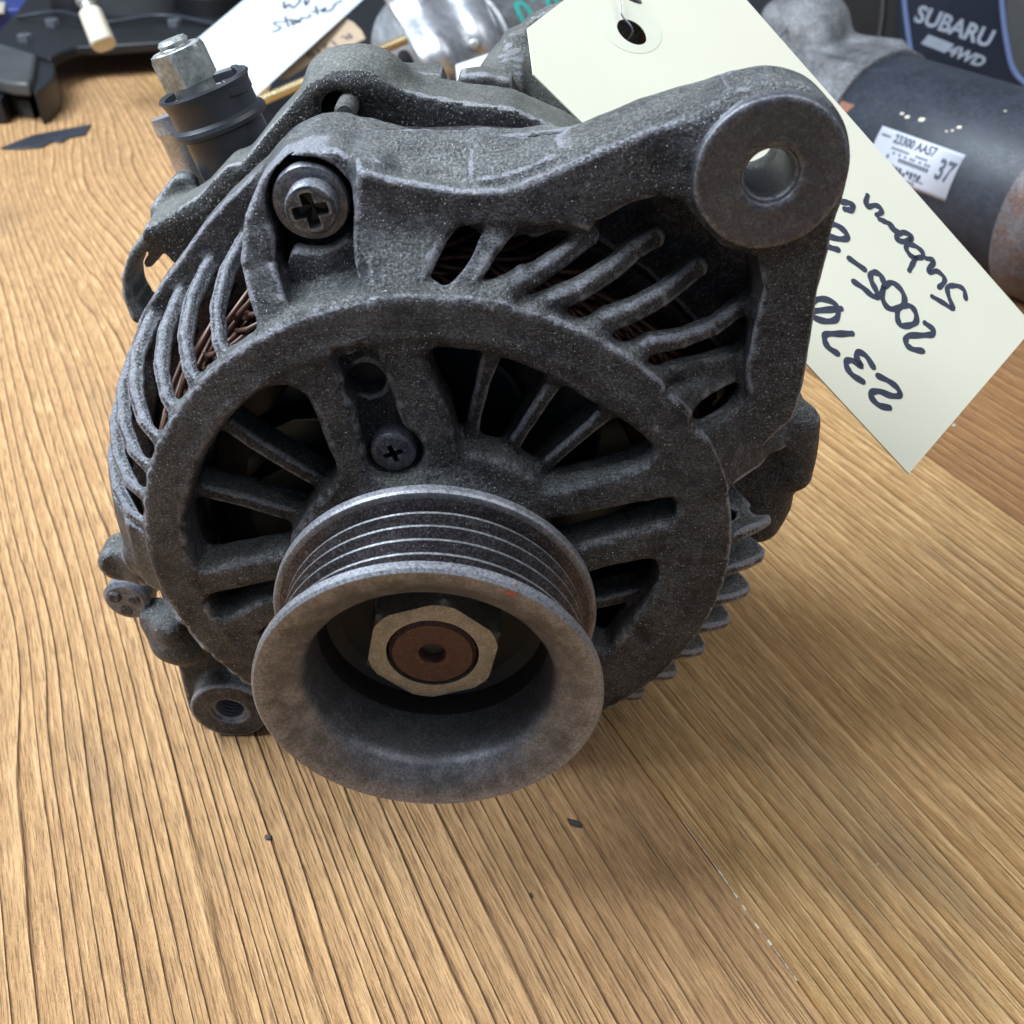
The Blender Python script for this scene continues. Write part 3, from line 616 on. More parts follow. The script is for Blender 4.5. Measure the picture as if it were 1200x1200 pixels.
MB().lathe((0, 0, 0), (0, 1, 0), [(9, 15), (9.0, 22), (16, 22.5), (16, 27), (9, 30), (7, 30)], n=64).build('hub_collar', 'bolt', alt)
def hexnut(mb, o, ax, rc, t0, t1, bore, ch=.14, rot=0.):
    """hexagonal nut with rounded-off corners: per-angle radius, chamfer at the front"""
    a_, u, w_ = frame(ax); o = np.asarray(o, float); N = 72; v = []
    rows = [(bore, t0, 0), (rc*.82, t0, 0), (rc*.918, t0+.2, 0), (rc, t0+1.1, 1), (rc, t1, 1), (bore, t1, 0)]
    for r, t, hx in rows:
        for i in range(N):
            a = 2*math.pi*i/N+rot; hxr = rc*.866/math.cos((a-rot+math.pi/6) % (math.pi/3)-math.pi/6)
            rr = min(hxr, r) if r > rc*.79 else r
            v.append(o+a_*t+(u*math.cos(a)+w_*math.sin(a))*rr)
    m = len(rows); fcs = [(j*N+i, j*N+(i+1) % N, ((j+1) % m)*N+(i+1) % N, ((j+1) % m)*N+i) for j in range(m) for i in range(N)]
    return mb.add(v, fcs)
hexnut(MB(), (0, 0, 0), (0, 1, 0), 13.3, 11.3, 21, 8.6, rot=math.radians(12)).build('pulley_nut', 'nut', alt, deg=30)
MB().lathe((0, 0, 0), (0, 1, 0), [(2.0, 16), (2.2, 11.9), (2.6, 11.3), (7.4, 11.1), (8.1, 11.8), (8.3, 16)], n=64, closed=True).build('shaft', 'shaft', alt)
MB().lathe((0, 13, 0), (0, 1, 0), [(2.1, 0), (2.1, 2.5)], n=24).build('shaft_centre_hole', 'dark', alt)
q = at(600, 691, .2); MB().lathe(q+np.array([0, .2, -.3]), (.1, -.6, .5), [(1.0, 0), (.9, .15), (.3, .3)], n=9, wob=lambda a, j: 1+.3*math.sin(3*a+1)).build('paint_dab', 'red', alt)

# screws
def screw_head(name, c, r, h, y_off, rr, mat, parent, rot=.3, dome=.35, hw=.26):
    """round head facing -y with a real star recess cut through its top face"""
    c = np.asarray(c, float); N = 96; rows = []
    def ringv(fn, y): return [(c[0]+fn(2*math.pi*i/N)*math.cos(2*math.pi*i/N), y, c[2]+fn(2*math.pi*i/N)*math.sin(2*math.pi*i/N)) for i in range(N)]
    star = lambda a: min(rr, hw*rr/max(1e-3, abs(math.sin(abs((a-rot+math.pi/4) % (math.pi/2)-math.pi/4)))))
    rows = [ringv(lambda a: r, c[1]+h), ringv(lambda a: r, c[1]+.5), ringv(lambda a: r*.93, c[1]+.08), ringv(lambda a: r*.75, c[1]-dome*.5), ringv(lambda a: max(star(a)+.12*r, r*.5), c[1]-dome*.8),
            ringv(lambda a: star(a), c[1]-dome*.75), ringv(lambda a: star(a)*.75, c[1]+1.6), ringv(lambda a: .05, c[1]+2.4)]
    v = [p for r_ in rows for p in r_]; m = len(rows)
    fc = [(j*N+i, j*N+(i+1) % N, (j+1)*N+(i+1) % N, (j+1)*N+i) for j in range(m-1) for i in range(N)]+[tuple(reversed(range(N))), tuple((m-1)*N+i for i in range(N))]
    o = MB().add(v, fc).build(name, mat, parent, deg=40); o.data.materials.append(M['dark'])
    for p in o.data.polygons:
        q = p.center/S
        if math.hypot(q[0]-c[0], q[2]-c[2]) < rr*1.02 and q[1] > c[1]-dome*.2: p.material_index = 1  # recess walls coloured black to paint in the shade inside
    return o
sc = at(461, 531, 38.2)
screw_head('retainer_screw', (sc[0], 38.2, sc[2]), 4.35, 6, 0, 2.0, 'bolt', alt, rot=.35)
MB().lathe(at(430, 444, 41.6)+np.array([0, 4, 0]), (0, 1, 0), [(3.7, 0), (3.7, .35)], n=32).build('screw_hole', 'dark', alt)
bt = MB().lathe((BC[0], 48.6, BC[2]), (0, 1, 0), [(4.9, 0), (6.3, .25), (6.6, .8), (6.6, 2.0), (6.2, 3), (3, 3)], n=56).build('through_bolt', 'bolt', alt)
h = at(362, 246, 45); screw_head('bolt_head', (h[0]+.2, 45.2, h[2]-.2), 4.4, 5, 0, 3.1, 'bolt', bt, rot=.2, dome=.15, hw=.34)
MB().lathe((BC[0], 52, BC[2]), (0, 1, 0), [(3.0, 0), (3.0, 40)], n=24).build('bolt_shank', 'bolt', bt)
# clamp end sticking out under the left lug
c = at(147, 706, 54); cl = MB().lathe(c, (.1, 1, -.05), [(4.6, 0), (5.6, .8), (5.6, 5), (5, 6), (5, 12)], n=32).build('through_bolt', 'bolt', alt)
for a in (.4, 2.5, 4.6):
    MB().lathe(c+np.array([2.7*math.cos(a), -.5, 2.7*math.sin(a)]), (0, 1, 0), [(1.2, 0), (1.6, .4), (1.6, 3)], n=16).build('staked_lobe', 'cast', cl)
c = at(925, 505, 55)
# threads inside the lower boss
th = MB()
for i in range(9): th.lathe((-56.9, 49.5+i*1.1, -60.6), (0, 1, 0), [(4.1, 0), (3.55, .5), (4.1, 1.0)], n=32)
MB().lathe((-56.9, 49, -60.6), (0, 1, 0), [p for i in range(9) for p in [(4.05, i*1.1), (3.5, i*1.1+.5)]]+[(4.6, 10), (4.6, 0)], n=36, closed=True).build('threaded_bushing', 'boss', alt)
MB().lathe((EC[0], 43.0, EC[1]), (0, 1, 0), [(4.3, 0), (4.0, .4), (4.0, 12.8), (4.6, 13), (4.6, 0)], n=48, closed=True).build('ear_bushing', 'boss', alt)
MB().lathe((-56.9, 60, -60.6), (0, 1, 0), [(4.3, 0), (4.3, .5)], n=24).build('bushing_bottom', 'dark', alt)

# rotor fan, claw rotor, stator core and windings
fan = MB().lathe((0, 55, 0), (0, 1, 0), [(8, 0), (43, 0), (43, .8), (8, .8)], n=64, closed=True).build('cooling_fan', 'fan', alt)
for i in range(11):
    a = 2*math.pi*i/11+.3+.15*math.sin(3*i); pts = []
    for t in np.linspace(0, 1, 6):
        r = 22+22*t; aa = a+.5*t*t; pts.append((r*math.cos(aa), r*math.sin(aa)))
    v = [(x, 55, z) for x, z in pts]+[(x*.99, 48.5, z*.99) for x, z in pts]
    v += [(x+.6, y, z+.6) for x, y, z in v]
    fc = [(j, j+1, 7+j, 6+j) for j in range(5)]+[(12+j, 18+j, 19+j, 13+j) for j in range(5)]+[(j, 12+j, 13+j, j+1) for j in range(5)]+[(6+j, 7+j, 19+j, 18+j) for j in range(5)]+[(0, 6, 18, 12), (5, 17, 23, 11)]
    MB().add(v, fc).build('fan_blade', 'fan', fan)
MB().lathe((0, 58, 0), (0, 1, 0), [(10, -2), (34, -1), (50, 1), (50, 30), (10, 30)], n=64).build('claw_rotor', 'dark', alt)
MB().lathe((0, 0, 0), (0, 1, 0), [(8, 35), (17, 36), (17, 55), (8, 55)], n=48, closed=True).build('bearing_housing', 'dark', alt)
core = MB().lathe((0, 0, 0), (0, 1, 0), [(50, 66), (66.5, 66), (66.5, 92), (50, 92)], n=96, closed=True).build('stator_core', 'iron', alt, deg=30)
wd = MB()
for ly in range(3):
    for i in range(130):
        a = 2*math.pi*(i+.33*ly)/110; sp = 2*math.pi/84*rng.uniform(4.2, 4.8)*(1 if ly != 2 else -1); pts = []
        for t in np.linspace(0, 1, 8):
            aa = a+sp*t; yy = 66-(18-2.5*ly+rng.uniform(-.4, .4))*math.sin(math.pi*t)**.7; rr = 54.5+2.6*ly+1.2*math.sin(i*1.7)+1.5*(t-.5)*2
            pts.append((rr*math.cos(aa), yy, rr*math.sin(aa)))
        wd.tube(pts, .55, 5, cap=False)
o = wd.build('stator_winding', 'copper', alt, deg=180); o['kind'] = 'stuff'
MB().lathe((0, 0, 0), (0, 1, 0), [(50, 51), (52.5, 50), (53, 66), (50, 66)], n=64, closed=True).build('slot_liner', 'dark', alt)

# rear bracket
YG = 76
g = Field((-86, 70, -72), (70, 130, 104), .8)
G1 = [(168, 272), (200, 257), (236, 243), (248, 229), (268, 209), (292, 180), (312, 154), (327, 138), (345, 118), (363, 103), (388, 94), (415, 94), (452, 103), (498, 113), (540, 121), (600, 128), (667, 157), (700, 178)]
gp = xz(G1, YG); t2 = np.radians(np.arange(45, -226, -8)); gp2 = [(67*math.cos(t), 67*math.sin(t)) for t in t2]
g.plate(gp+gp2, YG, 91, r=.9, k=2)
g.cyl((0, 0), 66, 84, 122, r=6, k=6)
g.cyl((0, 0), 58, 118, 126, r=4, k=4)
g.ball(at(418, 82, 84), 5.5, k=4, sc=(1.6, 1.4, .8))
g.caps(at(461, 84, 96), at(461, 86, 106), 2.7, k=2)
g.plate(xz([(474, 84), (478, 80), (517, 82), (523, 98), (523, 140), (474, 140)], 98), 94, 104, r=1.2, k=2)
g.plate(xz([(538, 84), (567, 82), (600, 90), (600, 150), (538, 150)], 99), 96, 103, r=1.2, k=2)
EAR = [(555, 120), (567, 82), (600, 52), (610, 38), (620, 23), (642, 12), (688, -2), (740, -14), (760, 10), (760, 140), (640, 190), (560, 190)]
g.plate(xz(EAR, 124), 123, 132, r=1.6, k=3)
for (x, y, Y, x2, y2, Y2, r_) in [(575, 110, 101, 606, 60, 122, 5), (600, 140, 100, 650, 70, 124, 7), (640, 160, 100, 690, 90, 126, 7), (560, 120, 100, 590, 90, 118, 4)]:
    p, q = at(x, y, Y), at(x2, y2, Y2); p[2] -= r_*.7; p[1] += r_*.7; q[2] -= r_*.7; q[1] += r_*.7; g.caps(p, q, r_, k=6)
g.ridge(tr3([(600, 52, 122), (598, 66, 116), (596, 92, 108), (592, 125, 100)]), [1.2, 1.4, 1.8, 2.2], 8, r=.8, k=3)
# left shoulder and the curved strap
g.ridge(tr3([(275, 214, 76), (246, 244, 76.2), (212, 262, 76.5), (180, 274, 77), (156, 300, 77.5), (146, 328, 78), (148, 350, 78), (160, 374, 77)]), [3.2, 3.0, 2.4, 1.6, 1.1, 1.0, 1.1, 1.6], 11, r=.8, k=2)
g.ridge(tr3([(204, 284, 77), (186, 294, 78), (172, 312, 78.5)]), [1.4, 1.1, .9], 5, r=.7, k=1.5)
g.ridge(tr3([(213, 222, 90), (200, 238, 88), (190, 250, 86)]), [2.8, 2.8, 2.6], 5, r=.8, k=2)
g.caps(at(397, 128, 76), at(397, 128, 84), 3.3, cut=True, k=1)
g.cut(lambda X, Y, Z: rint(np.sqrt(X*X+Z*Z)-63, np.abs(Y-80)-8, .5), [-63, 72, -63], [63, 88, 63], k=1)
P_, N_, F_, ids_ = g.mesh()
rb = link('rear_bracket', fast_mesh('rear_bracket', P_, N_, F_, g.edge), 'cast_rear', alt)
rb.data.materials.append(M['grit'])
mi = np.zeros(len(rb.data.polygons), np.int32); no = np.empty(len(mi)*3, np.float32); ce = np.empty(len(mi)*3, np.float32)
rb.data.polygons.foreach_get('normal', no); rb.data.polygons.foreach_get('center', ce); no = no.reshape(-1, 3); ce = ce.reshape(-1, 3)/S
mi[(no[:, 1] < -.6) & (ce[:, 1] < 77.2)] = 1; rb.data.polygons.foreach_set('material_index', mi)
print('rear normals', no[:, 1][(ce[:, 1] < 77)].mean())
# the smooth grey stator shell seen between the two brackets
q = at(405, 132, 60); MB().lathe((at(404, 133, 70)), (0, 1, 0), [(1.4, 0), (2.0, .6), (2.0, 14)], n=24).build('bolt_tip', 'cast_rear', alt)
vs = xz([(400, 140), (430, 155), (500, 158), (560, 156), (620, 160), (670, 172), (690, 230), (560, 240), (400, 220)], 71)
MB().prism([(x, 70, z) for x, z in vs], (0, 5.5, 0)).build('stator_shell', 'iron', alt)

# output terminal: rubber boot, stud and nut
tb0 = at(272, 178, 96); tb1 = at(226, 58, 100); ax = tb1-tb0; ln = np.linalg.norm(ax); ax /= ln
cA = at(240, 104, 98); ax = np.array([-.30, .02, .95]); ax /= np.linalg.norm(ax)
boot = MB().lathe(cA, ax, [(8.9, -26), (8.7, -12), (8.6, -8.5), (8.6, -8), (10.0, -7.4), (10.3, -6.6), (10.0, -5.8), (9.1, -5.2), (9.0, -2), (9.5, 0), (9.9, .5), (9.6, 1.0), (8.6, .6), (8.2, -1.2), (8.2, -3)], n=56).build('terminal_boot', 'rubber', alt)
bx, ux, wx = frame(ax)
cr = MB()
for a in np.linspace(.1, 1.5, 8): pass
v = []; aa = np.linspace(-.75, .85, 9); 
for a in aa:
    for r, t in ((9.7, 0), (9.7, 3.2), (7.8, 3.2), (7.8, 0)): v.append(cA+bx*t+(np.array([1, 0, 0])*math.cos(a)+np.array([0, 1, 0])*math.sin(a))*r)
fc = [(4*i+j, 4*i+(j+1) % 4, 4*i+4+(j+1) % 4, 4*i+4+j) for i in range(8) for j in range(4)]+[(0, 1, 2, 3), (35, 34, 33, 32)]
MB().add(v, fc).build('boot_collar', 'rubber', boot, bevel=.4)
nb = cA+ax*2.3+np.array([-2.0, 0, 0])
MB().lathe(nb, ax, [(4.6, -7.5), (4.6, -7), (7, -6.8), (7, -3.6), (4.4, -3.4), (4.2, -.6)], n=32).build('terminal_washer', 'zinc', alt)
hexnut(MB(), nb, -ax, 5.9, -5.9, 0.9, 3.0, rot=.35).build('terminal_nut', 'zinc', alt, deg=30)
MB().lathe(nb, ax, [(3.2, -5)]+[p for i in range(2) for p in [(3.3, 5.2+i*.8), (2.9, 5.6+i*.8)]]+[(3.2, 7.0), (2.7, 7.6)], n=28).build('terminal_stud', 'zinc', alt)
jb = at(222, 175, 106)
MB().lathe(jb, (-.30, .1, .93), [(4.6, -9), (5.0, -5), (4.8, 4), (5.2, 4.6), (5.0, 8)], n=28).build('plug_socket', 'silver', alt)
MB().lathe(at(270, 176, 94), (-.1, -.7, .6), [(3.6, -2), (3.4, 2.5), (2.6, 3.6)], n=24).build('boot_rivet', 'rubber', boot)
# ------------------------------------------------------------------ paper tags
def nrm(v): v = np.asarray(v, float); return v/np.linalg.norm(v)
def sheet(poly3, holes, n_, t, name, mat, parent=None):
    """flat card with a round hole: outline and hole bridged by a triangulated fill, extruded by t along n_"""
    P0 = np.mean(poly3, axis=0); n_ = nrm(n_); u = nrm(np.cross(n_, [0, 0, 1])); w_ = np.cross(n_, u)
    bm = bmesh.new(); loops = [poly3]+holes; edges = []
    for lp in loops:
        vs = [bm.verts.new([float(q) for q in p]) for p in lp]
        edges += [bm.edges.new((vs[i], vs[(i+1) % len(vs)])) for i in range(len(vs))]
    bmesh.ops.triangle_fill(bm, edges=edges, use_beauty=True, use_dissolve=False)
    ex = bmesh.ops.extrude_face_region(bm, geom=bm.faces[:]); bmesh.ops.translate(bm, verts=[v for v in ex['geom'] if isinstance(v, bmesh.types.BMVert)], vec=Vector((-n_*t).tolist()))
    bmesh.ops.recalc_face_normals(bm, faces=bm.faces)
    v = [tuple(q.co) for q in bm.verts]; bm.verts.index_update(); fcs = [[q.index for q in fa.verts] for fa in bm.faces]; bm.free()
    me = mesh(name, v, fcs, False); return link(name, me, mat, parent)
class Plane3:
    def __init__(s, o, u, v): s.o = np.asarray(o, float); s.u = nrm(u); v = np.asarray(v, float); v = v-s.u*(v@s.u); s.v = nrm(v); s.n = nrm(np.cross(s.u, s.v)); s.n = s.n if s.n@(CAM-s.o) > 0 else -s.n
    def hit(s, x, y, off=0.):
        r = ray(x, y); o = s.o+s.n*off; return CAM+r*(((o-CAM)@s.n)/(r@s.n))
def stroke(mb, pl, pts, wd, off=.06, n=5, thick=.05, taper=True):
    """one pen stroke: a flat ribbon with round ends lying on the plane"""
    q = smooth_curve([pl.hit(x, y, off) for x, y in pts], n); q = [np.asarray(p) for p in q]; Lf, Rt = [], []
    m = len(q)
    for i, p in enumerate(q):
        d = nrm(q[min(i+1, m-1)]-q[max(i-1, 0)]); s_ = np.cross(pl.n, d)
        ww = wd/2*(1+.12*math.sin(i*.9+pts[0][0]))
        Lf.append(p+s_*ww); Rt.append(p-s_*ww)
    def cap(p, d, s_, sg): return [p+s_*wd/2*math.cos(a)*sg+d*wd/2*math.sin(a) for a in np.linspace(0, math.pi, 6)][1:-1]
    for i in range(m-1): mb.add([Lf[i], Rt[i], Rt[i+1], Lf[i+1]], [(0, 1, 2, 3)])
    for p, d in ((q[0], nrm(q[0]-q[1])), (q[-1], nrm(q[-1]-q[-2]))):
        s_ = np.cross(pl.n, d); c = cap(p, d, s_, 1); mb.add([p+s_*wd/2]+c+[p-s_*wd/2], [tuple(range(len(c)+2))])
def ribbon_build(mb, name, mat, parent):
    me = mesh(name, mb.v, mb.f, False); return link(name, me, mat, parent)

SC = .755
tB = atk(1065, 555, 275*SC); tC = atk(1212, 383, 308*SC); tA = atk(625, 87, 265*SC)
TP = Plane3(tB, tC-tB, tA-tB)
out = [(1065, 555), (1212, 383), (840, -40), (790, -68), (700, -30), (618, 33), (625, 87), (692, 153)]
tl = thing('paper_tag', 'large manila tag behind the mounting ear with three lines of black marker writing', 'tag', TP.hit(900, 300))
hc = TP.hit(740, 38); U, V = TP.u, TP.v
# real hole and its round reinforcement ring lie in the plane of the card
hole = [TP.hit(740.5+17.5*math.cos(a)+4*math.sin(a), 37.5+15*math.sin(a)+4*math.cos(a)) for a in np.linspace(0, 2*math.pi, 28, endpoint=False)]
sheet([TP.hit(x, y) for x, y in out], [hole], TP.n, .35, 'card', 'tag', tl)
ro = [TP.hit(739+36*math.cos(a)+5*math.sin(a), 33+29*math.sin(a)+5*math.cos(a), .05) for a in np.linspace(0, 2*math.pi, 40, endpoint=False)]
ri = [TP.hit(740.5+17*math.cos(a)+4*math.sin(a), 37.5+14.5*math.sin(a)+4*math.cos(a), .08) for a in np.linspace(0, 2*math.pi, 28, endpoint=False)]
sheet(ro, [ri], TP.n, .04, 'reinforcement_ring', 'ring', tl)
def zz(l, sx=3.53, ox=900, oy=220): return [(ox+x/sx, oy+y/sx) for x, y in l]
WR = [  # marker strokes as written on the card
 ('Subaru', [[(818, 458), (812, 425), (790, 408), (760, 405), (742, 415), (748, 450), (765, 500), (728, 478), (680, 450)],
  [(708, 412), (728, 392), (728, 370), (700, 345), (672, 350), (665, 335), (685, 312), (680, 298), (655, 292)],
  [(585, 342), (600, 312), (612, 290)], [(612, 290), (640, 285), (636, 262), (608, 240), (580, 235), (572, 252), (590, 280), (612, 290)],
  [(590, 222), (592, 198), (565, 185), (540, 190), (532, 212), (558, 222), (588, 212)], [(548, 190), (525, 172), (505, 150), (485, 140), (462, 130)], [(505, 150), (512, 168), (530, 180)],
  [(450, 112), (470, 100), (462, 80), (440, 72), (415, 78), (405, 62), (412, 32)]]),
 ('2005', [[(640, 675), (600, 668), (575, 650), (570, 628), (585, 612), (640, 610), (680, 606), (682, 585), (650, 560)],
  [(535, 505), (537, 545), (552, 570), (590, 568), (614, 552), (610, 515), (590, 490), (560, 488), (535, 505)],
  [(478, 412), (472, 450), (490, 490), (520, 502), (555, 488), (565, 455), (545, 415), (510, 392), (478, 412)],
  [(480, 395), (468, 365), (445, 350), (425, 358), (428, 385), (445, 420), (455, 450), (430, 445), (395, 415), (355, 388)],
  [(336, 292), (400, 338)], [(290, 256), (255, 245), (225, 225)], [(235, 160), (270, 150), (310, 172), (330, 205), (300, 212), (250, 200)], [(305, 58), (335, 62), (352, 75), (345, 92), (318, 88)]]),
 ('237', [[(503, 910), (460, 900), (430, 870), (428, 848), (460, 842), (510, 860), (545, 858), (535, 828), (500, 800), (455, 778)],
  [(393, 802), (350, 775), (328, 745), (325, 718), (350, 715), (388, 738), (368, 705), (372, 680), (405, 695), (436, 742)],
  [(288, 686), (250, 660), (235, 630), (240, 606), (290, 604), (348, 603)],
  [(175, 500), (190, 535), (240, 552), (280, 545), (290, 515), (275, 478), (230, 460), (190, 468), (172, 500)], [(180, 510), (240, 505), (302, 500)],
  [(188, 400), (184, 430), (180, 455)]])]
for nm, ss in WR:
    for i, s_ in enumerate(ss):
        mb = MB(); stroke(mb, TP, zz(s_), 1.5 if nm != 'Subaru' else 1.35, off=.05+.006*i); ribbon_build(mb, 'pen_stroke', 'ink', tl)
mb = MB(); stroke(mb, TP, [(884, 86), (888, 94)], .8); ribbon_build(mb, 'pen_stroke', 'ink', tl)
wp = [hc-TP.n*4+U*.5, hc+TP.n*.6, TP.hit(729, 18, 1.2), TP.hit(727, 5, 1.5), TP.hit(722, -25, 2)]
MB().tube(smooth_curve(wp, 6), .22, 8).build('tie_wire', 'wire', tl)

# second, white tag lying behind the output terminal
a = atk(184, 84, 600); b_ = atk(296, 116, 600); c_ = atk(424, 0, 680)
WP = Plane3(b_, a-b_, c_-b_)
t2_ = thing('paper_tag', 'white paper tag behind the output terminal with Starter handwritten in thin blue ink', 'tag', WP.hit(300, 60))
sheet([WP.hit(*p) for p in [(184, 85), (296, 116), (452, -25), (330, -37)]], [], WP.n, .35, 'card', 'tag_white', t2_)
def za(l): return [(290+x/4.8, y/4.8) for x, y in l]
for i, s_ in enumerate([[(188, 128), (165, 122), (148, 130), (165, 145), (186, 152), (175, 168), (138, 180)], [(212, 92), (222, 125), (232, 152)], [(198, 122), (250, 108)],
           [(275, 128), (268, 112), (248, 125), (258, 140), (280, 112), (290, 128), (305, 98), (325, 102), (348, 95), (352, 82)], [(384, 32), (388, 60), (396, 82)], [(362, 68), (412, 56)],
           [(420, 66), (442, 48), (430, 45), (422, 62), (455, 64), (482, 44), (492, 24), (530, 2)],
           [(205, 8), (208, 48), (236, 22), (252, 44), (285, 20), (298, -5)], [(322, -5), (328, 30), (348, -2)]]):
    mb = MB(); stroke(mb, WP, za(s_), 1.5, off=.15+.01*i); ribbon_build(mb, 'pen_stroke', 'ink', t2_)

# ------------------------------------------------------------------ text as thin raised print
def text_mesh(txt, size, bold=0.):
    c = bpy.data.curves.new('txt', 'FONT'); c.body = txt; c.size = size; c.resolution_u = 3; c.offset = bold
    o = bpy.data.objects.new('txt', c); COL.objects.link(o); dg = bpy.context.evaluated_depsgraph_get(); me = bpy.data.meshes.new_from_object(o.evaluated_get(dg))
    v = np.array([q.co[:] for q in me.vertices]); fcs = [tuple(p.vertices) for p in me.polygons]
    bpy.data.objects.remove(o); bpy.data.curves.remove(c); bpy.data.meshes.remove(me); return v, fcs
def print_on(txt, size, fn, name, mat, parent, bold=0., sx=1.):
    """fn maps (x, y) in text space to a 3D point"""
    v, fcs = text_mesh(txt, size, bold); me = mesh(name, [fn(p[0]*sx, p[1]) for p in v], fcs, False); return link(name, me, mat, parent)

# ------------------------------------------------------------------ the starter motor on the right
RS = 40.
s0 = atz(1028, 162, -ZT+RS); s1 = atz(1258, 246, -ZT+RS)
d_ = s1-s0; d_[2] = 0; ax = nrm(d_)
side = nrm(np.cross(ax, [0, 0, 1])); side = side if side[1] < 0 else -side
st = thing('starter_motor', 'starter motor with blue-black barrel, silver sticker and rusty end cap behind the large tag', 'starter motor', (s0[0]+40*ax[0], s0[1]+40*ax[1], -ZT))
LN = float((s1-s0)@ax)
MB().lathe(s0, ax, [(30, -1), (RS-.6, -1), (RS, 0), (RS, LN-8), (RS-.5, LN-6), (30, LN-6)], n=96, closed=True).build('barrel', 'black_paint', st)
MB().lathe(s0, ax, [(20, LN-8), (RS+1.5, LN-8), (RS+2, LN-7), (RS+2, LN+6), (RS, LN+10), (RS-2, LN+28), (RS-9, LN+36), (14, LN+37), (12, LN+42), (1, LN+42)], n=96).build('end_cap', 'rusty', st)
def curl(c, t, r=RS): return s0+ax*c+(np.array([0, 0, 1])*math.cos(t)+side*math.sin(t))*r
# sticker: a curved rectangle hugging the barrel
def on_barrel(x, y, off=.25):
    r = ray(x, y); best = None; k = 300.
    for _ in range(60):
        p = CAM+r*k; q = p-s0; rad = np.linalg.norm(q-ax*(q@ax)); k += (rad-RS-off)*.8
    p = CAM+r*k; q = p-s0; c = q@ax; rr = q-ax*c; return c, math.atan2(rr@side, rr[2])
cc = [on_barrel(*p) for p in [(1040, 148), (1131, 183), (1107, 238), (1010, 196)]]
c0, c1 = np.mean([cc[0][0], cc[3][0]]), np.mean([cc[1][0], cc[2][0]]); q0, q1 = np.mean([cc[0][1], cc[1][1]]), np.mean([cc[2][1], cc[3][1]])
v = []; NN = 12
for off in (.1, .35):
    for i in range(NN+1):
        for c in (c0, c1): v.append(curl(c, q0+(q1-q0)*i/NN, RS+off))
fc = []; B = 2*(NN+1)
for i in range(NN):
    j = 2*i; fc += [(B+j, B+j+1, B+j+3, B+j+2), (j, j+2, j+3, j+1), (j, B+j, B+j+2, j+2), (j+1, j+3, B+j+3, B+j+1)]
fc += [(0, 1, B+1, B), (B-2, 2*B-2, 2*B-1, B-1)]
stk = link('sticker', fixn(mesh('sticker', v, fc, True)), 'label', st)
Wd = c1-c0; Ht = (q1-q0)*RS
def lab(u0, v0): return lambda x, y: curl(c0+(u0*Wd+x), q0+(q1-q0)*(v0)-y/RS*(1 if q1 > q0 else -1), RS+.55)
sgn = 1
for txt, u0, v0, sz, bo, sx in [('23300 AA57', .20, .24, 5.4, .16, .86), ('M000T', .22, .40, 3.2, .05, 1.), ('STARTER', .05, .68, 4.2, .1, 1.), ('37', .79, .62, 12, .3, .72), ('MADE', .1, .84, 3.2, .05, 1.)]:
    if txt in ('M000T', 'MADE', 'STARTER'): continue
    print_on(txt, sz, lab(u0, v0), 'sticker_print', 'print', stk, bo, sx)
for i, (u0, v0, l) in enumerate([(.22, .33, .52), (.22, .42, .5), (.2, .5, .52), (.06, .68, .66), (.06, .75, .6), (.58, .80, .14), (.12, .88, .5), (.04, .58, .15), (.04, .14, .12)]):
    mbb = MB(); m_ = 14
    for j in range(m_):
        if rng.random() < .2: continue
        x0 = (u0+l*j/m_)*Wd; x1 = x0+l*Wd/m_*.7; hh = .9 if i not in (2, 3, 4) else 1.7
        t0_ = q0+(q1-q0)*v0; dt = hh/RS
        mbb.add([curl(c0+x0, t0_, RS+.5), curl(c0+x1, t0_, RS+.5), curl(c0+x1, t0_+dt, RS+.5), curl(c0+x0, t0_+dt, RS+.5)], [(0, 1, 2, 3)])
    ribbon_build(mbb, 'sticker_print', 'print', stk)
for (px, py, r_) in [(1080, 140, 1.5), (1057, 133, 1.0), (1063, 137, 1.2), (1124, 149, 1.1), (1116, 153, .7), (1109, 154, .6), (1178, 130, .6)]:
    c, t = on_barrel(px, py, .1); p = curl(c, t, RS); n_ = nrm(p-(s0+ax*c)); MB().lathe(p-n_*.2, n_, [(r_, 0), (r_*.8, .35), (r_*.2, .5)], n=9, wob=lambda a, j: 1+.3*math.sin(2*a+1)).build('paint_chip', 'cream', st)
# rust along the front joint, vertical seam of the cast nose
v = []
for i in range(16):
    t = .95+1.0*i/15; 
    for c in (.4+rng.uniform(0, .6), 7.5+rng.uniform(-2, 2)): v.append(curl(c, t, RS+.25))
link('rust_patch', mesh('rust_patch', v, [(2*i, 2*i+1, 2*i+3, 2*i+2) for i in range(15)], True), 'rust', st)
ns = Field((-90, -64, -48), (6, 64, 74), 1.5)   # local frame: x along the axis, y sideways to the viewer, z up
def lathe_sdf(fl, prof, x0, x1, id=0):
    px = [p[0] for p in prof]; pr = [p[1] for p in prof]
    def fn(X, Y, Z): return rint(np.sqrt(Y*Y+Z*Z)-np.interp(X, px, pr), np.abs(X-(x0+x1)/2)-(x1-x0)/2, 1.5)
    m = max(pr)+1; fl.add(fn, [x0, -m, -m], [x1, m, m], k=3)
lathe_sdf(ns, [(-84, 24), (-50, 33), (-40, 37), (-8, 41.4), (0, 42.6)], -84, .5)
ns.caps((-36, 20, 32), (-8, 24, 34), 4.5, k=5); ns.caps((-44, -8, 38), (-6, -8, 42), 3, k=5); ns.caps((-50, 30, -5), (-8, 38, 6), 4, k=6)
ns.ball((-56, 0, 40), 19, k=7); ns.ball((-64, 10, 20), 17, k=8); ns.caps((-50, 20, 24), (-60, 34, 10), 7, k=6); ns.caps((-45, 8, 38), (-75, 8, 44), 9, k=5)
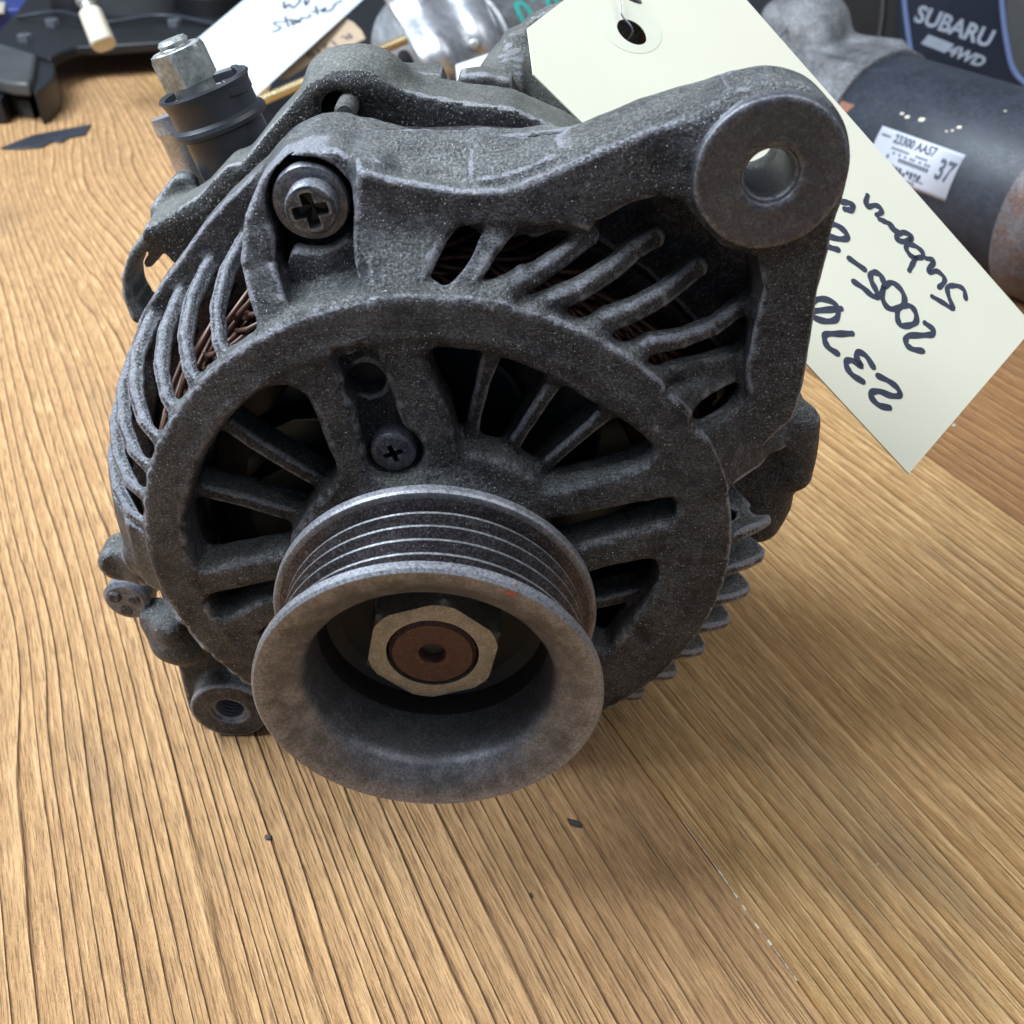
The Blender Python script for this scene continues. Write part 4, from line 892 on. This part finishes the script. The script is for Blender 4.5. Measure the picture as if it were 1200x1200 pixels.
ns.cut(lambda X, Y, Z: np.sqrt((X+26)**2+(Y-27)**2+(Z-16)**2)-7, [-35, 18, 8], [-17, 36, 25], k=4)
P_, N_, F_, _i = ns.mesh(); Rm = np.array([ax, side, [0, 0, 1]])
P2 = s0+P_@Rm; N2 = N_@Rm
if np.linalg.det(Rm) < 0: F_ = F_[:, ::-1]
link('cast_nose', fast_mesh('cast_nose', P2, N2, F_), 'sil_dirty', st)
MB().tube([atk(907, 50, 500), atk(955, 2, 520), atk(975, -20, 530)], .55, 6).build('wire_tie', 'wire', st)
MB().tube([atk(948, -4, 520), atk(969, 8, 520)], .9, 6).build('wire_tie', 'wire', st)

# ------------------------------------------------------------------ the second starter, top middle
R2 = 37.; m0 = atz(488, 76, -ZT+R2+4); m1 = atz(633, 44, -ZT+R2+4)
d_ = m1-m0; d_[2] = 0; a2 = nrm(d_); sd2 = nrm(np.cross(a2, [0, 0, 1])); sd2 = sd2 if sd2[1] < 0 else -sd2; LM = np.linalg.norm(d_)
sm = thing('starter_motor', 'silver starter motor with teal painted digits behind the alternator, top centre', 'starter motor', (m0[0]+50*a2[0], m0[1]+50*a2[1], -ZT))
MB().lathe(m0, a2, [(10, -8), (R2-3, -8), (R2+.5, -7), (R2+1.5, -5), (R2+.6, -2), (R2, 2), (R2+.5, 8), (R2+2.5, 12), (R2+2.5, 16), (R2+.6, 20), (R2+1, 36), (R2+2, 38), (R2-1, 41), (R2-1, 44), (10, 44)], n=96, closed=True,
    wob=lambda a, j: 1+.02*math.sin(4*a+j*.5)).build('front_housing', 'silver', sm)
brl = MB().lathe(m0, a2, [(10, 44), (R2-2, 44), (R2-1, 45), (R2-1, 120), (R2-4, 124), (10, 124)], n=96).build('barrel', 'sil_dirty', sm)
def cur2(c, t, r): return m0+a2*c+(np.array([0, 0, 1])*math.cos(t)+sd2*math.sin(t))*r
def onb2(x, y, R):
    r = ray(x, y); k = 450.
    for _ in range(60):
        p = CAM+r*k; q = p-m0; rad = np.linalg.norm(q-a2*(q@a2)); k += (rad-R)*.8
    q = CAM+r*k-m0; return q@a2, math.atan2((q-a2*(q@a2))@sd2, (q-a2*(q@a2))[2])
c, t = onb2(612, 34, R2-.6)
print_on('010', 26, lambda x, y: cur2(c+x, t-y/R2, R2-.5), 'painted_digits', 'teal', sm, .7, 1.0)
# clamp fold lines on the left housing
for i, (p, q) in enumerate([((463, 5), (500, 88)), ((556, 2), (588, 78)), ((570, 0), (600, 62))]):
    ca, ta = onb2(*p, R2+2); cb, tb_ = onb2(*q, R2+2)
    MB().tube([cur2(ca+(cb-ca)*s_, ta+(tb_-ta)*s_, R2+2.2) for s_ in np.linspace(0, 1, 12)], 1.6, 8).build('clamp_fold', 'silver', sm)
rb0, rb1 = atk(262, 137, 540), atk(476, 46, 560)
r_ = MB().tube([rb0, rb1], 2.7, 16).build('brass_rod', 'brass'); tag(r_, 'brass rod running from the silver starter to the output terminal', 'rod')
# paper patch under the white tag
KP = Plane3(atk(330, 90, 640), atk(430, 40, 650)-atk(330, 90, 640), atk(380, 20, 680)-atk(330, 90, 640))
kp = thing('kraft_label', 'torn brown paper label with handwritten number under the white tag', 'label', KP.hit(390, 60))
sheet([KP.hit(*p) for p in [(326, 92), (337, 91), (362, 75), (385, 68), (392, 57), (408, 55), (428, 45), (424, 36), (414, 26), (404, 21), (380, 20), (330, 60)]], [], KP.n, .5, 'card', 'kraft', kp)
o_ = KP.hit(410, 38, .2); uu = nrm(KP.hit(360, 62, .2)-o_); vv = nrm(np.cross(uu, KP.n)); vv = vv if vv@(KP.hit(400, 55)-o_) > 0 else -vv
print_on('R 1218', 12.5, lambda x, y: o_+uu*x+vv*y, 'handwriting', 'ink', kp, .05, .95)
KP2 = Plane3(atk(540, 75, 470), atk(575, 65, 470)-atk(540, 75, 470), atk(560, 85, 460)-atk(540, 75, 470))
pp = sheet([KP2.hit(*p) for p in [(534, 76), (582, 60), (590, 95), (536, 95)]], [], KP2.n, .3, 'paper_slip', 'tag_white'); tag(pp, 'small white paper slip between the silver starter and the alternator rear', 'paper')

# folded sheet bracket round the front of that starter
gv, gf = [], []; NU, NV = 22, 14
for lay in (0, 1):
    for i in range(NU+1):
        for j in range(NV+1):
            u_, v_ = i/NU, j/NV
            x = (442+(503-442)*v_)*(1-u_)+(560+(604-560)*v_)*u_; y = (-14+104*v_)*(1-u_)+(-14+92*v_)*u_
            k_ = 505+22*u_+7*math.sin(5.5*(v_+.35*u_)+.4)*(1-.4*u_)+3*math.sin(13*u_)+8*max(0, .12-u_)/.12*1.0
            gv.append(atk(x, y, k_+lay*2.0))
W_ = NV+1; B_ = (NU+1)*W_
for i in range(NU):
    for j in range(NV):
        a = i*W_+j; gf += [(a, a+1, a+W_+1, a+W_), (B_+a, B_+a+W_, B_+a+W_+1, B_+a+1)]
for i in range(NU): a = i*W_; b2 = a+NV; gf += [(a, a+W_, B_+a+W_, B_+a), (b2, B_+b2, B_+b2+W_, b2+W_)]
for j in range(NV): a = j; b2 = NU*W_+j; gf += [(a, B_+a, B_+a+1, a+1), (b2, b2+1, B_+b2+1, B_+b2)]
link('sheet_bracket', fixn(mesh('sheet_bracket', gv, gf, True)), 'silver', sm)
MB().lathe(atk(556, 52, 517), nrm(CAM-atk(556, 52, 517)), [(2.6, -2), (2.6, .4), (1.8, 1.0), (.4, 1.1)], n=20).build('rivet', 'zinc', sm)

# dark sheets and trays
def slab(name, px, z, t, mat, label, cat, bevel=.6, parent=None):
    pts = [atz(x, y, z) for x, y in px]; o = MB().prism(pts, (0, 0, -t)).build(name, mat, parent, bevel=bevel)
    if parent is None: tag(o, label, cat)
    return o
slab('rubber_mat', [(300, 180), (306, 128), (345, 20), (420, -60), (900, -60), (1000, 40), (700, 150), (520, 200)], -ZT+4.5, 4.2, 'black_plastic', 'black rubber mat under the brass rod and the silver starter', 'mat')
# the black bracket casting at the top left
bk = thing('engine_bracket', 'black cast bracket with hanging feet at the top left corner of the table', 'bracket', atz(110, 40, -ZT))
zb = -ZT+24
slab('plate', [(-60, 60), (0, 35), (20, 12), (40, -15), (60, -60), (330, -60), (320, 10), (230, 46), (180, 49), (118, 53), (90, 54), (72, 60), (58, 68), (42, 64), (0, 52), (-60, 70)], zb, 7, 'black_plastic', None, None, 1.5, bk)
def hang(name, px, z0, z1, mat): 
    pts = [atz(x, y, z0) for x, y in px]; return MB().prism(pts, (0, 0, z1-z0)).build(name, mat, bk, bevel=1.)
slab('flange', [(-60, 60), (0, 50), (42, 63), (38, 88), (33, 97), (12, 96), (-60, 80)], zb+2, 9, 'grey_plastic', None, None, 2.0, bk)
hang('foot', [(42, 64), (62, 66), (64, 82), (62, 92), (50, 103), (40, 108), (36, 98)], zb-3, -ZT, 'black_plastic')
hang('foot', [(6, 112), (34, 118), (40, 100), (20, 94)], -ZT+12, -ZT, 'grey_plastic')
hang('foot', [(-50, 118), (0, 116), (12, 104), (6, 86), (-50, 84)], -ZT+16, -ZT, 'black_plastic')
for (x, y, r, hh, mt) in [(165, 5, 42, 26, 'grey_plastic'), (90, 8, 20, 20, 'black_plastic'), (250, 12, 26, 16, 'black_plastic')]:
    p = atz(x, y, zb); MB().lathe(p, (0, 0, 1), [(r, -2), (r, hh*.8), (r*.85, hh), (r*.3, hh+1)], n=48).build('round_housing', mt, bk, deg=40)
for (x, y) in ((30, 48), (205, 30), (62, 30)):
    p = atz(x, y, zb); hexnut(MB(), p+np.array([0, 0, 4.5]), (0, 0, -1), 5.5, 0, 4.5, 1.5).build('bracket_bolt', 'bolt', bk, deg=30)
MB().tube(smooth_curve([atz(20, 20, zb+2), atz(70, 14, zb+6), atz(120, 26, zb+3), atz(190, 18, zb+5), atz(260, 30, zb+2)], 6), 1.6, 8).build('cable', 'rubber', bk)
cn0 = atk(122, 53, 640); cn1 = atk(106, 14, 640)
cx_ = nrm(cn1-cn0); LC = np.linalg.norm(cn1-cn0)
MB().lathe(cn0, cx_, [(7.5, 0), (8.2, 1), (7.6, LC-1), (6.6, LC)], n=24, wob=lambda a, j: 1+.05*math.sin(4*a)).build('connector', 'cream', bk)
MB().lathe(cn0+cx_*LC, cx_, [(5, 0), (5, 5), (6.2, 6), (6.2, 9), (4, 16)], n=20).build('connector_tip', 'zinc', bk)
# blue cap with white edge
bc = thing('blue_cap', 'blue plastic cap cut off by the top left corner', 'cap', atz(10, 5, -ZT))
slab('cap', [(-40, 12), (30, 9), (46, -8), (40, -40), (-40, -40)], -ZT+18, 17.5, 'blue', None, None, 2, bc); slab('rim', [(-20, 12.5), (4, 11.5), (6, 2), (-20, 2)], -ZT+21, 3, 'cream', None, None, .5, bc)
# broken blade of dark plastic
slab('plastic_shard', [(0, 173), (38, 158), (107, 145), (100, 157), (80, 161), (72, 166), (62, 165), (48, 172), (20, 174)], -ZT+1.2, 1.1, 'rubber', 'thin dark plastic sliver lying alone on the boards at the left edge', 'plastic piece', .25)

# ------------------------------------------------------------------ navy case with the silver name
NP = Plane3(atk(1130, 60, 640), atk(1190, 86, 632)-atk(1130, 60, 640), atk(1118, 110, 655)-atk(1130, 60, 640))
nc = thing('navy_case', 'navy plastic case with silver printed lettering behind the starter barrel', 'case', NP.hit(1110, 140)+np.array([0, 10, 0]))
back = -NP.n*25
MB().prism([NP.hit(*p) for p in [(1055, 175), (1050, -60), (1240, -60), (1260, 210)]], back).build('centre_panel', 'navy', nc, bevel=1.0)
MB().prism([NP.hit(*p, -3) for p in [(955, 140), (945, -60), (1054, -60), (1068, 160)]], back).build('side_panel', 'black_plastic', nc, bevel=1.0)
def pipe(pts, r, name='piping'): return MB().tube(smooth_curve([NP.hit(*p, .6) for p in pts], 5), r, 10).build(name, 'piping', nc)
pipe([(1059, -40), (1060, 0), (1064, 35), (1070, 75), (1080, 110)], 1.7); pipe([(1173, -40), (1175, 10), (1180, 50), (1188, 82), (1204, 100), (1230, 120)], 1.7)
MB().tube([NP.hit(*p, -2) for p in [(1038, -40), (1034, 20), (1028, 60)]], 1.5, 8).build('seam_bead', 'grey_plastic', nc)
sl = MB(); sl.prism([NP.hit(*p, .3) for p in [(1178, -60), (1180, 50), (1190, 82), (1230, 110), (1230, -60)]], -NP.n*2); sl.build('side_panel', 'grey_plastic', nc)
def nplane(x0, y0, x1, y1):
    o = NP.hit(x0, y0, .3); u = nrm(NP.hit(x1, y1, .3)-o); v_ = nrm(np.cross(NP.n, u)); v_ = v_ if v_[2] > 0 else -v_; return o, u, v_
o1, u1, v1 = nplane(1070, 24, 1163, 57)
print_on('SUBARU', 14.0, lambda x, y: o1+u1*x+v1*y, 'lettering', 'logo', nc, .45, .99)
o2, u2, v2 = nplane(1079, 51, 1150, 79)
print_on('4WD', 9, lambda x, y: o2+u2*(x+18+.25*y)+v2*y, 'lettering', 'logo', nc, .4, 1.15)
stq = MB(); stq.add([o2+u2*0+v2*0, o2+u2*17+v2*0, o2+u2*20+v2*6.5, o2+u2*2+v2*6.5], [(0, 1, 2, 3)]); ribbon_build(stq, 'lettering', 'logo', nc)

# ------------------------------------------------------------------ crumbs and a painted highlight: pale slivers for light caught along the seam edge
fl = MB()
pts = [(800, 962), (830, 1003), (860, 1046), (885, 1082), (910, 1115), (935, 1150)]
for i in range(len(pts)-1):
    a, b_ = atz(*pts[i], -ZT), atz(*pts[i+1], -ZT); m_ = 5
    for j in range(m_):
        p = a+(b_-a)*j/m_; q = a+(b_-a)*(j+.9)/m_; r0 = .06+.24*rng.random()**2*(1 if i in (1, 2, 3) else .3); fl.tube([p+[0, 0, -.12], q+[0, 0, -.12]], r0, 6)
o = fl.build('seam_highlight', 'cream', table); o['kind'] = 'stuff'
o.matrix_parent_inverse = Matrix.Rotation(-GRAIN, 4, 'Z')
def crumb(name, px, py, r, mat, label, L_=1.0, ang=0.):
    p = atz(px, py, -ZT); v = []
    bm = bmesh.new(); bmesh.ops.create_icosphere(bm, subdivisions=1, radius=r)
    vv_ = [(q.co.x*L_*rng.uniform(.4, 1.4), q.co.y*rng.uniform(.3, 1.3), q.co.z*.35*rng.uniform(.4, 1.2)) for q in bm.verts]; fcs = [[q.index for q in fa.verts] for fa in bm.faces]; bm.free()
    ca, sa = math.cos(ang), math.sin(ang); vv_ = [(p[0]+x*ca-y*sa, p[1]+x*sa+y*ca, p[2]+.22*r+z) for x, y, z in vv_]
    tag(link(name, mesh(name, vv_, fcs, True), mat), label, 'debris')
crumb('dark_crumb', 315, 982, 1.3, 'dirt', 'dark crumb lying on the boards below left of the pulley', .6, 1.2)
crumb('dark_crumb', 673, 965, 1.0, 'dirt', 'thin dark splinter on the boards below right of the pulley', 2.2, -.5)
crumb('dark_crumb', 623, 1050, .9, 'dirt', 'narrow dark sliver between grain ridges below the pulley', .4, .4)
crumb('pale_chip', 1118, 499, .9, 'debris', 'tiny white speck on the board right of the large tag corner', 1.0)

# fine dust and wood flecks over the boards
ds = MB()
for _ in range(150):
    px, py = rng.uniform(0, 1200), rng.uniform(420, 1200); p = atz(px, py, -ZT+.05); r = .10+.22*rng.random()**3; a = rng.uniform(0, 6.3)
    e1 = np.array([math.cos(a), math.sin(a), .1])*r*rng.uniform(1, 3.2); e2 = np.array([-math.sin(a), math.cos(a), .2])*r; ds.add([p-e1, p-e2, p+e1, p+e2, p+[0, 0, r*.8]], [(0, 1, 4), (1, 2, 4), (2, 3, 4), (3, 0, 4), (3, 2, 1, 0)])
tag(link('wood_dust', mesh('wood_dust', ds.v, ds.f, False), 'flecks'), 'scattered specks of pale dust and splinters over the boards', 'dust', kind='stuff')
